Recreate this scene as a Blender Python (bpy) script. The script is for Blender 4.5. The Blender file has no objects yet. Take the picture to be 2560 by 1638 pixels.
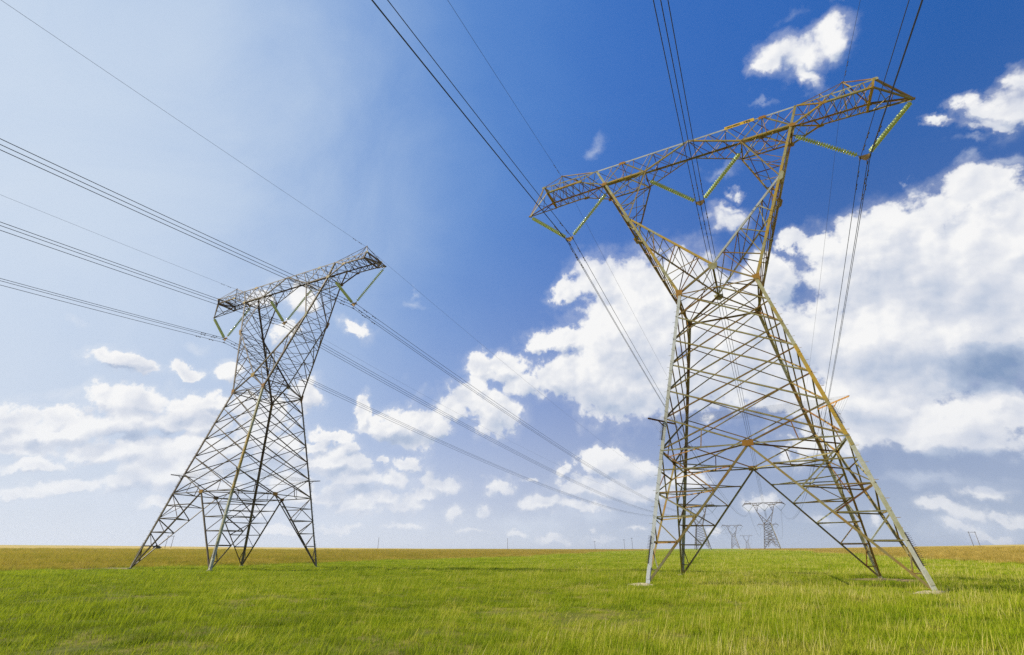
import bpy, math, random
from mathutils import Vector, Matrix
random.seed(7)
R = math.radians
scene = bpy.context.scene
COL = scene.collection

# ------------------------------------------------------------------ camera
FPX = 1186.2          # focal length in pixels of a 2560 px wide frame
PITCH = 0.4419
CAM_H = 1.6
cam_data = bpy.data.cameras.new('camera')
cam = bpy.data.objects.new('camera', cam_data)
COL.objects.link(cam)
cam.location = (0, 0, CAM_H)
cam.rotation_euler = (math.pi / 2 + PITCH, 0, 0)
cam_data.sensor_width = 36.0
cam_data.lens = FPX / 2560 * 36.0
cam_data.clip_start = 0.1
cam_data.clip_end = 30000
scene.camera = cam

# ------------------------------------------------------------------ light
SUN_AZ = R(-78)       # measured from +Y (view direction) towards +X
SUN_EL = R(40)
sun_data = bpy.data.lights.new('sun', 'SUN')
sun_data.energy = 4.8
sun_data.angle = R(0.5)
sun_data.color = (1.0, 0.93, 0.82)
sun = bpy.data.objects.new('sun', sun_data)
COL.objects.link(sun)
S_DIR = Vector((math.sin(SUN_AZ) * math.cos(SUN_EL), math.cos(SUN_AZ) * math.cos(SUN_EL), math.sin(SUN_EL)))
sun.rotation_euler = S_DIR.to_track_quat('Z', 'Y').to_euler()

scene.view_settings.view_transform = 'Standard'
scene.view_settings.look = 'None'
scene.view_settings.exposure = 0.35
scene.view_settings.gamma = 1.0
scene.cycles.max_bounces = 6
scene.cycles.diffuse_bounces = 3
scene.cycles.transparent_max_bounces = 8
scene.cycles.use_denoising = False
scene.cycles.adaptive_threshold = 0.004
scene.render.film_transparent = False


def px_dir(X, Y):
    """unit sky direction of a point given on the 2560x1638 chart used for laying out the clouds"""
    x = (X - 1280) / FPX
    u = (819 - Y) / FPX
    c, s = math.cos(PITCH), math.sin(PITCH)
    return Vector((x, c - u * s, s + u * c)).normalized()


# ------------------------------------------------------------------ node helpers
class NT:
    def __init__(self, tree):
        self.t = tree

    def n(self, typ, **kw):
        nd = self.t.nodes.new(typ)
        for k, v in kw.items():
            setattr(nd, k, v)
        return nd

    def l(self, a, b):
        self.t.links.new(a, b)

    def m(self, op, a, b=None, c=None, clamp=False):
        nd = self.n('ShaderNodeMath', operation=op, use_clamp=clamp)
        for i, v in enumerate((a, b, c)):
            if v is None:
                continue
            if isinstance(v, (int, float)):
                nd.inputs[i].default_value = v
            else:
                self.l(v, nd.inputs[i])
        return nd.outputs[0]

    def v(self, op, a, b=None, out=0, scale=None):
        nd = self.n('ShaderNodeVectorMath', operation=op)
        for i, x in enumerate((a, b)):
            if x is None:
                continue
            if isinstance(x, (tuple, list, Vector)):
                nd.inputs[i].default_value = tuple(x)
            else:
                self.l(x, nd.inputs[i])
        if scale is not None:
            if isinstance(scale, (int, float)):
                nd.inputs['Scale'].default_value = scale
            else:
                self.l(scale, nd.inputs['Scale'])
        return nd.outputs[out]

    def ramp(self, f, lo, hi, a=0.0, b=1.0, smooth=True):
        nd = self.n('ShaderNodeMapRange', interpolation_type='SMOOTHSTEP' if smooth else 'LINEAR')
        self.l(f, nd.inputs[0])
        for i, v in enumerate((lo, hi, a, b)):
            nd.inputs[1 + i].default_value = v
        return nd.outputs[0]

    def mix(self, f, a, b, blend='MIX'):
        nd = self.n('ShaderNodeMix', data_type='RGBA', blend_type=blend)
        for sock, v in ((nd.inputs[0], f), (nd.inputs[6], a), (nd.inputs[7], b)):
            if isinstance(v, (int, float)):
                sock.default_value = v
            elif isinstance(v, (tuple, list)):
                sock.default_value = tuple(v) + ((1,) if len(v) == 3 else ())
            else:
                self.l(v, sock)
        return nd.outputs[2]

    def noise(self, vec, scale, detail=4, rough=0.5, dist=0.0, lac=2.0):
        nd = self.n('ShaderNodeTexNoise')
        nd.inputs['Scale'].default_value = scale
        nd.inputs['Detail'].default_value = detail
        nd.inputs['Roughness'].default_value = rough
        nd.inputs['Distortion'].default_value = dist
        nd.inputs['Lacunarity'].default_value = lac
        if vec is not None:
            self.l(vec, nd.inputs['Vector'])
        return nd


# ------------------------------------------------------------------ world: Nishita sky with cumulus

# solid cumulus lumps: x, y, half width, half height, tilt (deg)   on the sky chart
CUMULUS = [
    (1990,870,90,110,0),(2330,950,130,80,0),(2480,1000,120,60,0),(1900,940,70,60,0),(2000,1010,90,60,0),
    (30,1050,70,34,0),(160,1045,44,24,0),(20,1120,80,26,0),(250,1130,60,26,0),(330,1125,60,34,0),(520,1060,50,30,0),(560,1130,60,40,0),(540,1010,30,20,0),
    (300,1215,60,20,0),(170,1220,70,16,0),(60,1235,60,14,0),(400,1265,60,14,0),(560,1230,50,20,0),(620,1280,60,14,0),(720,1210,50,24,0),
    (800,1110,30,16,0),(870,1120,30,16,0),(900,1160,30,22,0),(980,1200,36,20,0),(1060,1240,40,14,0),(840,1240,50,20,0),(760,1160,40,20,0),
    (1000,1310,50,8,0),(860,1320,50,8,0),(1320,1195,16,9,0),(1180,1330,40,7,0),(700,1330,60,9,0),(1290,1335,24,7,0),
    (2300,720,330,190,0),(2520,600,220,150,0),(2130,680,170,110,0),(2040,615,60,45,0),(2200,570,105,60,-10),(2350,520,90,60,-20),
    (2460,480,120,60,0),(2250,860,330,150,0),(2450,790,220,150,0),(2080,860,150,130,0),(2130,1010,240,120,0),(2400,1060,300,90,0),
    (2050,1100,110,60,0),(1985,600,30,28,0),(1930,690,60,50,0),
    (1409,727,34,32,0),(1513,708,80,58,0),(1617,735,90,80,0),(1575,860,170,160,0),(1400,846,85,24,-6),(1340,850,34,26,0),
    (1446,943,100,52,0),(1524,985,110,55,8),(1640,953,110,80,0),(1212,912,42,26,0),(1268,912,52,26,5),(1322,962,36,30,20),(1378,946,50,34,0),
    (1750,800,150,130,0),(1850,890,120,130,0),(1740,960,130,70,0),(1700,700,90,70,0),(1880,800,80,80,0),(1960,960,120,90,0),
    (1199,962,22,30,0),(1180,1010,75,42,10),(1240,1035,60,42,0),(1130,1030,40,24,0),
    (1040,1062,72,40,0),(984,1070,66,24,0),(917,1030,17,34,0),(1090,1075,40,20,0),
    (346,1005,105,42,0),(452,1022,56,34,10),(255,1000,50,32,0),(330,1055,80,34,0),(430,1052,70,30,0),
    (298,905,58,24,8),(358,918,36,20,0),(255,893,24,12,0),(468,931,36,14,0),
    (106,1085,130,40,0),(195,1075,60,40,0),(90,1165,75,15,0),(425,1136,110,45,0),(452,1195,80,45,0),(340,1190,60,34,0),
    (665,1040,70,50,0),(691,1125,70,48,0),(580,934,36,20,0),(766,977,40,34,0),(620,1100,60,40,0),
    (872,822,44,20,25),(740,750,58,40,20),(707,828,40,22,0),(640,760,26,20,0),
    (830,1088,55,15,10),(899,1197,58,40,0),(840,1155,66,28,0),(947,1157,24,12,0),(1021,1163,36,13,10),(1095,1214,52,22,0),(1250,1216,32,20,0),
    (893,1264,64,24,0),(1010,1262,56,16,0),(1138,1285,26,19,0),(1207,1285,18,13,0),(760,1240,40,22,0),(960,1245,50,16,0),
    (1482,1148,32,28,0),(1534,1161,52,26,0),(1602,1180,60,24,0),(1409,1177,28,15,0),(1472,1222,100,32,0),(1357,1254,54,16,0),(1451,1268,64,13,0),
    (1600,1230,80,24,0),(1700,1200,70,22,0),
    (1482,1332,9,9,0),(1383,1348,24,9,0),(1414,1353,15,13,0),(1590,1320,44,9,0),(1500,1350,34,8,0),
    (1936,146,46,40,0),(1995,150,64,46,0),(2066,112,58,36,-20),(2095,127,36,32,0),(2014,200,44,26,30),(1910,172,30,22,0),
    (2530,280,70,62,0),(2459,272,56,34,15),(2412,252,38,22,20),(2350,300,34,14,15),(2545,200,36,40,0),(2480,320,60,26,10),
    (1815,515,32,16,0),(1820,545,50,32,10),(1830,480,26,10,0),
    (2345,1262,80,17,5),(2413,1280,50,22,15),(2413,1320,40,14,15),(2501,1291,34,13,15),(2548,1293,22,14,0),(2475,1340,46,10,5),(2465,1225,60,16,0),
    (2050,1300,40,12,0),(1900,1250,40,14,0),(1785,1330,16,10,0),(2190,1290,16,18,0)]
# thin veils
VEIL = [
    (1477,359,34,20,-20),(1962,52,50,20,-20),(2085,12,26,14,-30),(2427,400,40,16,0),(2520,420,40,14,0),(2270,450,14,9,0),(2300,480,26,14,20),
    (186,801,26,13,35),(1026,758,32,11,0),(1030,730,9,18,20),(560,905,30,12,0),(2410,355,50,12,0),(1790,430,60,16,-15),(1900,255,40,12,0),
    (266,1250,260,50,0),(60,1250,180,50,0),(860,1300,320,46,0),(1300,1310,240,34,0),(430,1300,320,46,0),(720,1240,220,60,0),(1480,1290,180,20,0),
    (2330,1200,240,22,0),(1700,1190,140,24,0),(2470,960,200,90,0),(950,1210,140,60,0),(110,1130,180,60,0),(640,1200,160,70,0),
    (2440,1320,160,34,0),(500,870,26,12,0),(150,985,60,14,-10),(330,1130,120,60,0)]
# grey undersides: last number is how dark
SHADE = [
    (2510,925,180,60,0,0.55),(2370,730,260,62,8,0.16),(2300,1165,270,36,0,0.50),(2140,740,200,50,0,0.10),(2200,910,300,70,5,0.12),(2100,1060,160,30,0,0.14),
    (1640,900,140,60,0,0.10),(1600,1010,200,30,0,0.16),(1800,930,160,60,0,0.12),(365,1082,110,22,0,0.22),(460,1050,60,20,0,0.12),
    (1040,1095,90,16,0,0.16),(1210,1070,90,22,0,0.12),(320,925,70,10,0,0.14),(900,1232,80,14,0,0.22),(840,1178,80,10,0,0.16),
    (1480,1250,140,14,0,0.16),(1550,1190,110,10,0,0.14),(150,1115,150,18,0,0.16),(110,1190,120,12,0,0.12),(2500,1180,220,40,0,0.45),
    (2120,150,40,26,0,0.12),(1960,185,60,18,0,0.10),(2540,330,70,20,0,0.12),(440,1235,140,20,0,0.14),(660,1160,120,20,0,0.12)]


def build_world():
    w = bpy.data.worlds.new('World')
    scene.world = w
    w.use_nodes = True
    w.node_tree.nodes.clear()
    g = d = z = None

    def begin(tree):
        nonlocal g, d, z
        g = NT(tree)
        tc = g.n('ShaderNodeTexCoord')
        d = tc.outputs['Generated']
        sep = g.n('ShaderNodeSeparateXYZ')
        g.l(d, sep.inputs[0])
        z = sep.outputs[2]
        return sep

    def sector(name, make):
        tree = bpy.data.node_groups.new(name, 'ShaderNodeTree')
        tree.interface.new_socket('Background', in_out='OUTPUT', socket_type='NodeSocketShader')
        begin(tree)
        res = make()
        go = g.n('NodeGroupOutput')
        g.l(res, go.inputs[0])
        return tree

    def clear_air():
        sky = g.n('ShaderNodeTexSky', sky_type='NISHITA')
        sky.sun_disc = False
        sky.sun_elevation = SUN_EL
        sky.sun_rotation = SUN_AZ
        sky.air_density = 1.0
        sky.dust_density = 0.6
        sky.ozone_density = 2.5
        sky.altitude = 1500
        # clear-air colours by angle from the bright, hazy side of the sky, whitening towards the horizon
        t_air = g.v('DOT_PRODUCT', d, tuple(AIR_DIR), out=1)
        hazy = g.noise(d, 2.6, 5, 0.6, 0.8).outputs[0]
        t_air = g.m('ADD', t_air, g.m('MULTIPLY', g.m('SUBTRACT', hazy, 0.47), 0.22))
        cr0 = g.n('ShaderNodeValToRGB')
        g.l(g.m('ADD', g.m('MULTIPLY', t_air, 0.5), 0.5), cr0.inputs[0])
        el = cr0.color_ramp.elements
        el.remove(el[1])
        pts = sorted(AIR_RAMP)

        def at(tt):
            for (t0, c0), (t1, c1) in zip(pts, pts[1:]):
                if tt <= t1:
                    f = max(0.0, (tt - t0) / (t1 - t0))
                    return [x + (y - x) * f for x, y in zip(c0, c1)]
            return list(pts[-1][1])
        N = 22
        for i in range(N):
            tt = -0.3 + 1.3 * i / (N - 1)
            ks = [at(tt + q * 0.03) for q in range(-4, 5)]
            c = [10 * sum(k[j] for k in ks) / 9 for j in range(3)]
            e0 = el[0] if i == 0 else el.new(tt * 0.5 + 0.5)
            e0.position = tt * 0.5 + 0.5
            e0.color = tuple(c) + (1,)
        base = g.mix(0.06, cr0.outputs[0], g.mix(1.0, sky.outputs[0], SKY_TINT, 'MULTIPLY'))
        hzc = g.mix(g.ramp(t_air, -0.15, 0.60), HZ_FAR, HZ_NEAR)
        hz = g.m('POWER', g.m('SUBTRACT', 1.0, g.m('MAXIMUM', z, 0.0)), 3.5)
        return g.mix(hz, base, hzc)

    def finish(col):
        up = g.ramp(z, -0.02, 0.0)
        col = g.mix(up, (1.2, 1.3, 0.7), col)
        bg = g.n('ShaderNodeBackground')
        bg.inputs[1].default_value = 0.079
        g.l(col, bg.inputs[0])
        return bg.outputs[0]

    def frame(L):
        X, Y, a, b, tilt = L[:5]
        n = px_dir(X, Y)
        ex = (px_dir(X + 1, Y) - px_dir(X - 1, Y)) / 2
        ey = (px_dir(X, Y - 1) - px_dir(X, Y + 1)) / 2
        ca, sa = math.cos(R(tilt)), math.sin(R(tilt))
        e1 = ex * ca - ey * sa
        e2 = ex * sa + ey * ca
        gr = 1.30 if a < 115 else 1.08
        A = e1.length * a * gr
        e1 = e1.normalized()
        e2p = (e2 - e1 * e2.dot(e1))
        B = e2p.length * b * gr
        e2 = e2p.normalized()
        return n, e1 / A, e2 / B

    def near(L, lo, hi):
        n = px_dir(L[0], L[1])
        az = math.degrees(math.atan2(n.x, n.y))
        m = math.degrees(max(L[2], L[3]) / FPX) * 1.7 / max(0.35, math.cos(math.asin(n.z))) + 4.0
        return az + m > lo and az - m < hi

    def field(vec, lst, k, start, shade=False):
        """distance field of a list of lumps; start only chains the evaluation order"""
        acc = start
        for L in lst:
            n, A, B = frame(L)
            ma = g.n('ShaderNodeVectorMath', operation='MULTIPLY_ADD')
            g.l(acc, ma.inputs[0])
            ma.inputs[1].default_value = (1e-7, 1e-7, 1e-7)
            g.l(vec, ma.inputs[2])
            x = g.v('DOT_PRODUCT', ma.outputs[0], A, out=1)
            y = g.v('DOT_PRODUCT', ma.outputs[0], B, out=1)
            q = g.m('MULTIPLY_ADD', y, y, g.m('MULTIPLY', x, x))
            if shade:
                q = g.m('MAXIMUM', g.m('MULTIPLY_ADD', q, -L[5] / 1.4, L[5]), 0.0)
                acc = g.m('MAXIMUM', acc, q)
            else:
                acc = g.m('SMOOTH_MIN', acc, q, k)
        return acc

    def clouds(lo, hi):
        """one sector of the sky with the clouds that stand in it"""
        base = clear_air()
        p = g.v('SCALE', d, scale=1.15)
        wn = g.noise(p, 7.0, 6, 0.62)
        warp = g.v('SCALE', g.v('SUBTRACT', wn.outputs['Color'], (0.5, 0.5, 0.5)), scale=0.085)
        small = g.ramp(z, 0.0, 0.5, 0.32, 1.0, smooth=False)
        dw = g.v('ADD', d, g.v('SCALE', warp, scale=small))
        wf = g.noise(d, 26.0, 5, 0.6)
        dw = g.v('ADD', dw, g.v('MULTIPLY', g.v('SUBTRACT', wf.outputs['Color'], (0.5, 0.5, 0.5)), (0.050, 0.050, 0.042)))
        pw = g.v('ADD', p, g.v('SCALE', warp, scale=0.35))

        def puff(vec, detail):
            f1 = g.noise(vec, 7.0, detail, 0.60).outputs[0]
            vo = g.n('ShaderNodeTexVoronoi', feature='F1')
            vo.inputs['Scale'].default_value = 17.0
            vo.inputs['Detail'].default_value = detail * 0.35
            vo.inputs['Roughness'].default_value = 0.5
            vo.normalize = True
            g.l(vec, vo.inputs['Vector'])
            b = g.m('SUBTRACT', 0.62, vo.outputs['Distance'])
            return g.m('ADD', g.m('MULTIPLY', g.m('SUBTRACT', f1, 0.5), 2.2), g.m('MULTIPLY', g.m('SUBTRACT', b, 0.35), 1.0))

        n0 = puff(pw, 11)
        ns = puff(pw, 3)
        tl = (S_DIR + Vector((0, 0, 0.7))).normalized() * 0.034      # towards the light
        n1 = puff(g.v('ADD', pw, tuple(tl)), 3)
        n2 = puff(g.v('ADD', pw, tuple(tl * 0.28)), 8)
        one = g.m('MULTIPLY_ADD', n1, 1e-7, 9.0)
        cum = [L for L in CUMULUS if near(L, lo, hi)]
        mc = field(dw, cum, 0.45, one)
        # the same clouds felt a little higher up and towards the light: what is above us shades us
        hi_v = g.v('ADD', dw, g.v('SCALE', g.v('MULTIPLY', small, tuple(UPLIGHT)), scale=1.0))
        mu = field(hi_v, cum, 0.45, g.m('MULTIPLY_ADD', mc, 1e-7, 9.0))
        mv = field(dw, [L for L in VEIL if near(L, lo, hi)], 0.3, g.m('MULTIPLY_ADD', mu, 1e-7, 9.0))
        sh = field(dw, [L for L in SHADE if near(L, lo, hi)], 0.2, g.m('MULTIPLY', mv, 1e-7), shade=True)
        mc = g.m('SQRT', mc)
        mu = g.m('SQRT', mu)
        mv = g.m('SQRT', mv)
        body = g.m('MINIMUM', g.m('SUBTRACT', 1.0, g.m('MINIMUM', mc, 2.2)), 1.0)
        above = g.m('SUBTRACT', 1.0, g.m('MINIMUM', mu, 1.6))
        dens = g.m('ADD', g.m('MULTIPLY', body, 1.15), g.m('MULTIPLY', n0, 1.0))
        nf = g.noise(d, 34.0, 6, 0.62).outputs[0]
        dens = g.m('ADD', dens, g.m('MULTIPLY', g.m('SUBTRACT', nf, 0.46), g.ramp(z, 0.05, 0.5, 1.6, 0.5)))
        crisp = g.mix(g.ramp(z, 0.48, 0.62), g.ramp(dens, 0.0, 0.40), g.ramp(dens, 0.0, 0.85))
        alpha = g.mix(g.ramp(z, 0.03, 0.20), g.ramp(dens, -0.1, 0.80), crisp)
        alpha = g.m('MAXIMUM', alpha, g.ramp(dens, -0.45, 0.45, 0.0, 0.26))
        thick = g.ramp(dens, 0.1, 1.1)
        vb = g.m('SUBTRACT', 1.0, g.m('MINIMUM', mv, 2.2))
        valpha = g.ramp(g.m('ADD', vb, g.m('MULTIPLY', n0, 1.3)), -0.20, 1.3, 0.0, 0.50)
        lit = g.m('MULTIPLY', g.m('SUBTRACT', ns, n1), 0.26)
        fine = g.m('MULTIPLY', g.m('SUBTRACT', n0, n2), 0.27)
        under = g.ramp(g.m('SUBTRACT', above, g.m('SUBTRACT', 1.0, g.m('MINIMUM', mc, 1.6))), -0.15, 0.75, 0.0, 0.26)
        sh = g.m('MULTIPLY', sh, g.m('ADD', 1.0, g.m('MULTIPLY', ns, -0.35)))
        dark = g.m('ADD', g.m('ADD', sh, under), g.m('MULTIPLY', thick, 0.07))
        val = g.m('SUBTRACT', g.m('ADD', g.m('ADD', 1.0, lit), fine), dark)
        val = g.m('MAXIMUM', g.m('MINIMUM', val, 1.04), 0.30)
        cr = g.n('ShaderNodeValToRGB')
        g.l(val, cr.inputs[0])
        e = cr.color_ramp.elements
        e[0].position, e[0].color = 0.30, (2.3, 3.3, 5.2, 1)
        e[1].position, e[1].color = 1.0, (9.3, 9.3, 9.3, 1)
        x = e.new(0.62); x.color = (4.6, 5.4, 6.9, 1)
        x = e.new(0.85); x.color = (7.2, 7.5, 8.2, 1)
        # distant clouds take on the colour of the air
        far = g.ramp(z, 0.02, 0.26, 0.32, 0.0)
        ccol = g.mix(far, cr.outputs[0], g.mix(0.5, base, FAR_COL))
        col = g.mix(valpha, base, VEIL_COL)
        col = g.mix(g.m('MULTIPLY', alpha, g.ramp(z, 0.0, 0.14, 0.8, 1.0)), col, ccol)
        return finish(col)

    # sectors by azimuth: only the clouds of the sector looked into are evaluated
    edges = [-66, -34, -18, 0, 14, 30, 41, 75]
    trees = [sector('clear_sky', lambda: finish(clear_air()))]
    for i in range(len(edges) - 1):
        trees.append(sector('cloudy_sky', lambda: clouds(edges[i], edges[i + 1])))
    trees.append(trees[0])
    sep = begin(w.node_tree)
    out = g.n('ShaderNodeOutputWorld')
    az = g.m('ARCTAN2', sep.outputs[0], sep.outputs[1])
    prev = None
    for i, tr in enumerate(trees):
        gn = g.n('ShaderNodeGroup')
        gn.node_tree = tr
        if prev is None:
            prev = gn.outputs[0]
            continue
        mx = g.n('ShaderNodeMixShader')
        g.l(g.m('GREATER_THAN', az, R(edges[i - 1])), mx.inputs[0])
        g.l(prev, mx.inputs[1])
        g.l(gn.outputs[0], mx.inputs[2])
        prev = mx.outputs[0]
    g.l(prev, out.inputs[0])
    w.cycles.sampling_method = 'MANUAL'
    w.cycles.sample_map_resolution = 256


UPLIGHT = Vector((-0.012, 0.0, 0.030))
SKY_TINT = (0.5, 0.8, 1.2)
AIR_DIR = Vector((math.sin(R(-70)) * math.cos(R(25)), math.cos(R(-70)) * math.cos(R(25)), math.sin(R(25))))
AIR_RAMP = [(-0.20, (.008, .100, .39)), (0.97, (.66, .75, .86)), (0.23, (.036, .148, .51)), (0.44, (.056, .185, .560)),
            (0.55, (.088, .240, .620)), (0.70, (.170, .330, .670)), (0.85, (.500, .635, .825))]
HZ_FAR = (4.9, 5.6, 6.7)
HZ_NEAR = (7.2, 7.6, 8.2)
FAR_COL = (8.3, 8.6, 9.2)
VEIL_COL = (7.0, 7.6, 8.6)
build_world()
#ENDWORLD


# ================================================================== helpers for objects
def tag(o, label=None, cat=None, group=None, kind=None):
    if label:
        o['label'] = label
    if cat:
        o['category'] = cat
    if group:
        o['group'] = group
    if kind:
        o['kind'] = kind
    return o


def empty(name, loc=(0, 0, 0), rz=0.0):
    o = bpy.data.objects.new(name, None)
    o.location = loc
    o.rotation_euler = (0, 0, rz)
    o.empty_display_size = 0.5
    COL.objects.link(o)
    return o


class MB:
    """collects faces, builds ONE mesh object"""
    def __init__(self):
        self.v, self.f, self.r, self.sm = [], [], [], []

    def add(self, vs, fs, rnd=None, smooth=False):
        n = len(self.v)
        self.v += [tuple(p) for p in vs]
        self.f += [tuple(i + n for i in q) for q in fs]
        rnd = random.random() if rnd is None else rnd
        self.r += [rnd] * len(fs)
        self.sm += [smooth] * len(fs)

    def angle(self, a, b, w, inward=None, rnd=None, flip=False, t=None):
        """steel angle section from a to b; inward = direction its standing flange points to"""
        a, b = Vector(a), Vector(b)
        d = (b - a)
        if d.length < 1e-5:
            return
        d.normalize()
        inn = Vector(inward) if inward is not None else Vector((0, 0, 1))
        v = inn - d * inn.dot(d)
        if v.length < 1e-3:
            inn = Vector((1, 0, 0.3))
            v = inn - d * inn.dot(d)
        v.normalize()
        u = d.cross(v)
        if flip:
            u = -u
        t = t or max(0.011, w * 0.13)
        prof = [(0, 0), (w, 0), (w, t), (t, t), (t, w), (0, w)]
        vs = [a + u * (x - w * 0.35) + v * y for x, y in prof] + [b + u * (x - w * 0.35) + v * y for x, y in prof]
        fs = [(i, (i + 1) % 6, (i + 1) % 6 + 6, i + 6) for i in range(6)] + [(0, 5, 4, 3), (0, 3, 2, 1), (6, 7, 8, 9), (6, 9, 10, 11)]
        self.add(vs, fs, rnd)

    def corner(self, a, b, w, u, v, rnd=None):
        """leg angle whose two flanges run along u and v"""
        a, b = Vector(a), Vector(b)
        d = (b - a).normalized()
        u = Vector(u); u = (u - d * u.dot(d)).normalized()
        v = Vector(v); v = (v - d * v.dot(d)).normalized()
        t = w * 0.12
        prof = [(0, 0), (w, 0), (w, t), (t, t), (t, w), (0, w)]
        vs = [a + u * x + v * y for x, y in prof] + [b + u * x + v * y for x, y in prof]
        fs = [(i, (i + 1) % 6, (i + 1) % 6 + 6, i + 6) for i in range(6)] + [(0, 5, 4, 3), (0, 3, 2, 1), (6, 7, 8, 9), (6, 9, 10, 11)]
        self.add(vs, fs, rnd)

    def box(self, c, e1, e2, e3, rnd=None):
        c, e1, e2, e3 = map(Vector, (c, e1, e2, e3))
        vs = [c + e1 * i + e2 * j + e3 * k for k in (-1, 1) for j in (-1, 1) for i in (-1, 1)]
        fs = [(0, 2, 3, 1), (4, 5, 7, 6), (0, 1, 5, 4), (2, 6, 7, 3), (0, 4, 6, 2), (1, 3, 7, 5)]
        self.add(vs, fs, rnd)

    def plate(self, pts, n, t=0.02, rnd=None):
        """flat plate with outline pts, thickness t along n"""
        n = Vector(n).normalized()
        k = len(pts)
        vs = [Vector(p) + n * t / 2 for p in pts] + [Vector(p) - n * t / 2 for p in pts]
        fs = [tuple(range(k)), tuple(range(2 * k - 1, k - 1, -1))] + [(i, i + k, (i + 1) % k + k, (i + 1) % k) for i in range(k)]
        self.add(vs, fs, rnd)

    def rod(self, a, b, r, seg=6, rnd=None, r2=None):
        a, b = Vector(a), Vector(b)
        d = (b - a).normalized()
        u = d.cross(Vector((0, 0, 1)) if abs(d.z) < .9 else Vector((1, 0, 0))).normalized()
        v = d.cross(u)
        r2 = r if r2 is None else r2
        vs = [a + (u * math.cos(6.2832 * i / seg) + v * math.sin(6.2832 * i / seg)) * r for i in range(seg)]
        vs += [b + (u * math.cos(6.2832 * i / seg) + v * math.sin(6.2832 * i / seg)) * r2 for i in range(seg)]
        fs = [(i, (i + 1) % seg, (i + 1) % seg + seg, i + seg) for i in range(seg)]
        fs += [tuple(range(seg - 1, -1, -1)), tuple(range(seg, 2 * seg))]
        self.add(vs, fs, rnd, smooth=False)

    def lathe(self, a, d, prof, seg=12, rnd=None):
        """prof: (distance along d, radius)"""
        a, d = Vector(a), Vector(d).normalized()
        u = d.cross(Vector((0, 0, 1)) if abs(d.z) < .9 else Vector((1, 0, 0))).normalized()
        v = d.cross(u)
        vs, fs = [], []
        for h, r in prof:
            vs += [a + d * h + (u * math.cos(6.2832 * i / seg) + v * math.sin(6.2832 * i / seg)) * r for i in range(seg)]
        for j in range(len(prof) - 1):
            fs += [(j * seg + i, j * seg + (i + 1) % seg, (j + 1) * seg + (i + 1) % seg, (j + 1) * seg + i) for i in range(seg)]
        self.add(vs, fs, rnd, smooth=True)

    def tube(self, pts, r, seg=5, rnd=None):
        vs, fs = [], []
        n = len(pts)
        for k, p in enumerate(pts):
            d = (Vector(pts[min(k + 1, n - 1)]) - Vector(pts[max(k - 1, 0)])).normalized()
            u = d.cross(Vector((0, 0, 1))).normalized()
            v = d.cross(u)
            vs += [Vector(p) + (u * math.cos(6.2832 * i / seg) + v * math.sin(6.2832 * i / seg)) * r for i in range(seg)]
        for j in range(n - 1):
            fs += [(j * seg + i, j * seg + (i + 1) % seg, (j + 1) * seg + (i + 1) % seg, (j + 1) * seg + i) for i in range(seg)]
        self.add(vs, fs, rnd, smooth=True)

    def build(self, name, mat, parent=None, shear=None):
        me = bpy.data.meshes.new(name)
        vs = self.v
        if shear:
            vs = [(x + z * shear[0], y + z * shear[1], z) for x, y, z in vs]
        me.from_pydata(vs, [], self.f)
        me.polygons.foreach_set('use_smooth', self.sm)
        at = me.attributes.new('wear', 'FLOAT', 'FACE')
        at.data.foreach_set('value', self.r)
        me.materials.append(mat)
        me.update()
        o = bpy.data.objects.new(name, me)
        COL.objects.link(o)
        if parent is not None:
            o.parent = parent
        return o


# ================================================================== materials
def new_mat(name):
    m = bpy.data.materials.new(name)
    m.use_nodes = True
    m.node_tree.nodes.clear()
    g = NT(m.node_tree)
    out = g.n('ShaderNodeOutputMaterial')
    bs = g.n('ShaderNodeBsdfPrincipled')
    g.l(bs.outputs[0], out.inputs[0])
    return m, g, bs, out


def attr(g, name):
    a = g.n('ShaderNodeAttribute')
    a.attribute_name = name
    return a.outputs['Fac']


def ramp_col(g, f, stops):
    r = g.n('ShaderNodeValToRGB')
    g.l(f, r.inputs[0])
    el = r.color_ramp.elements
    for i, (p, c) in enumerate(stops):
        e = el[i] if i < 2 else el.new(p)
        e.position = p
        e.color = tuple(c) + (1,)
    return r.outputs[0]


def steel(name, stops, shift=0.0, spec=0.35):
    """painted, lichen-covered and rusting steel angle; colour varies member by member and along each member"""
    m, g, bs, out = new_mat(name)
    tc = g.n('ShaderNodeTexCoord')
    n1 = g.noise(tc.outputs['Object'], 0.45, 4, 0.65).outputs[0]
    n2 = g.noise(tc.outputs['Object'], 5.0, 4, 0.7).outputs[0]
    f = g.m('ADD', g.m('MULTIPLY', attr(g, 'wear'), 0.50), g.m('MULTIPLY', g.m('SUBTRACT', n1, 0.2), 1.0))
    f = g.m('ADD', f, g.m('MULTIPLY', g.m('SUBTRACT', n2, 0.5), 0.5))
    f = g.m('ADD', f, shift - 0.05)
    c = ramp_col(g, f, stops)
    n3 = g.noise(tc.outputs['Object'], 30.0, 3, 0.7).outputs[0]
    c = g.mix(g.ramp(n3, 0.52, 0.75, 0.0, 0.6), c, (0.05, 0.035, 0.02))
    g.l(c, bs.inputs['Base Color'])
    bs.inputs['Roughness'].default_value = 0.62
    bs.inputs['Specular IOR Level'].default_value = spec
    bmp = g.n('ShaderNodeBump')
    bmp.inputs['Strength'].default_value = 0.25
    bmp.inputs['Distance'].default_value = 0.01
    g.l(n3, bmp.inputs['Height'])
    g.l(bmp.outputs[0], bs.inputs['Normal'])
    return m


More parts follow.
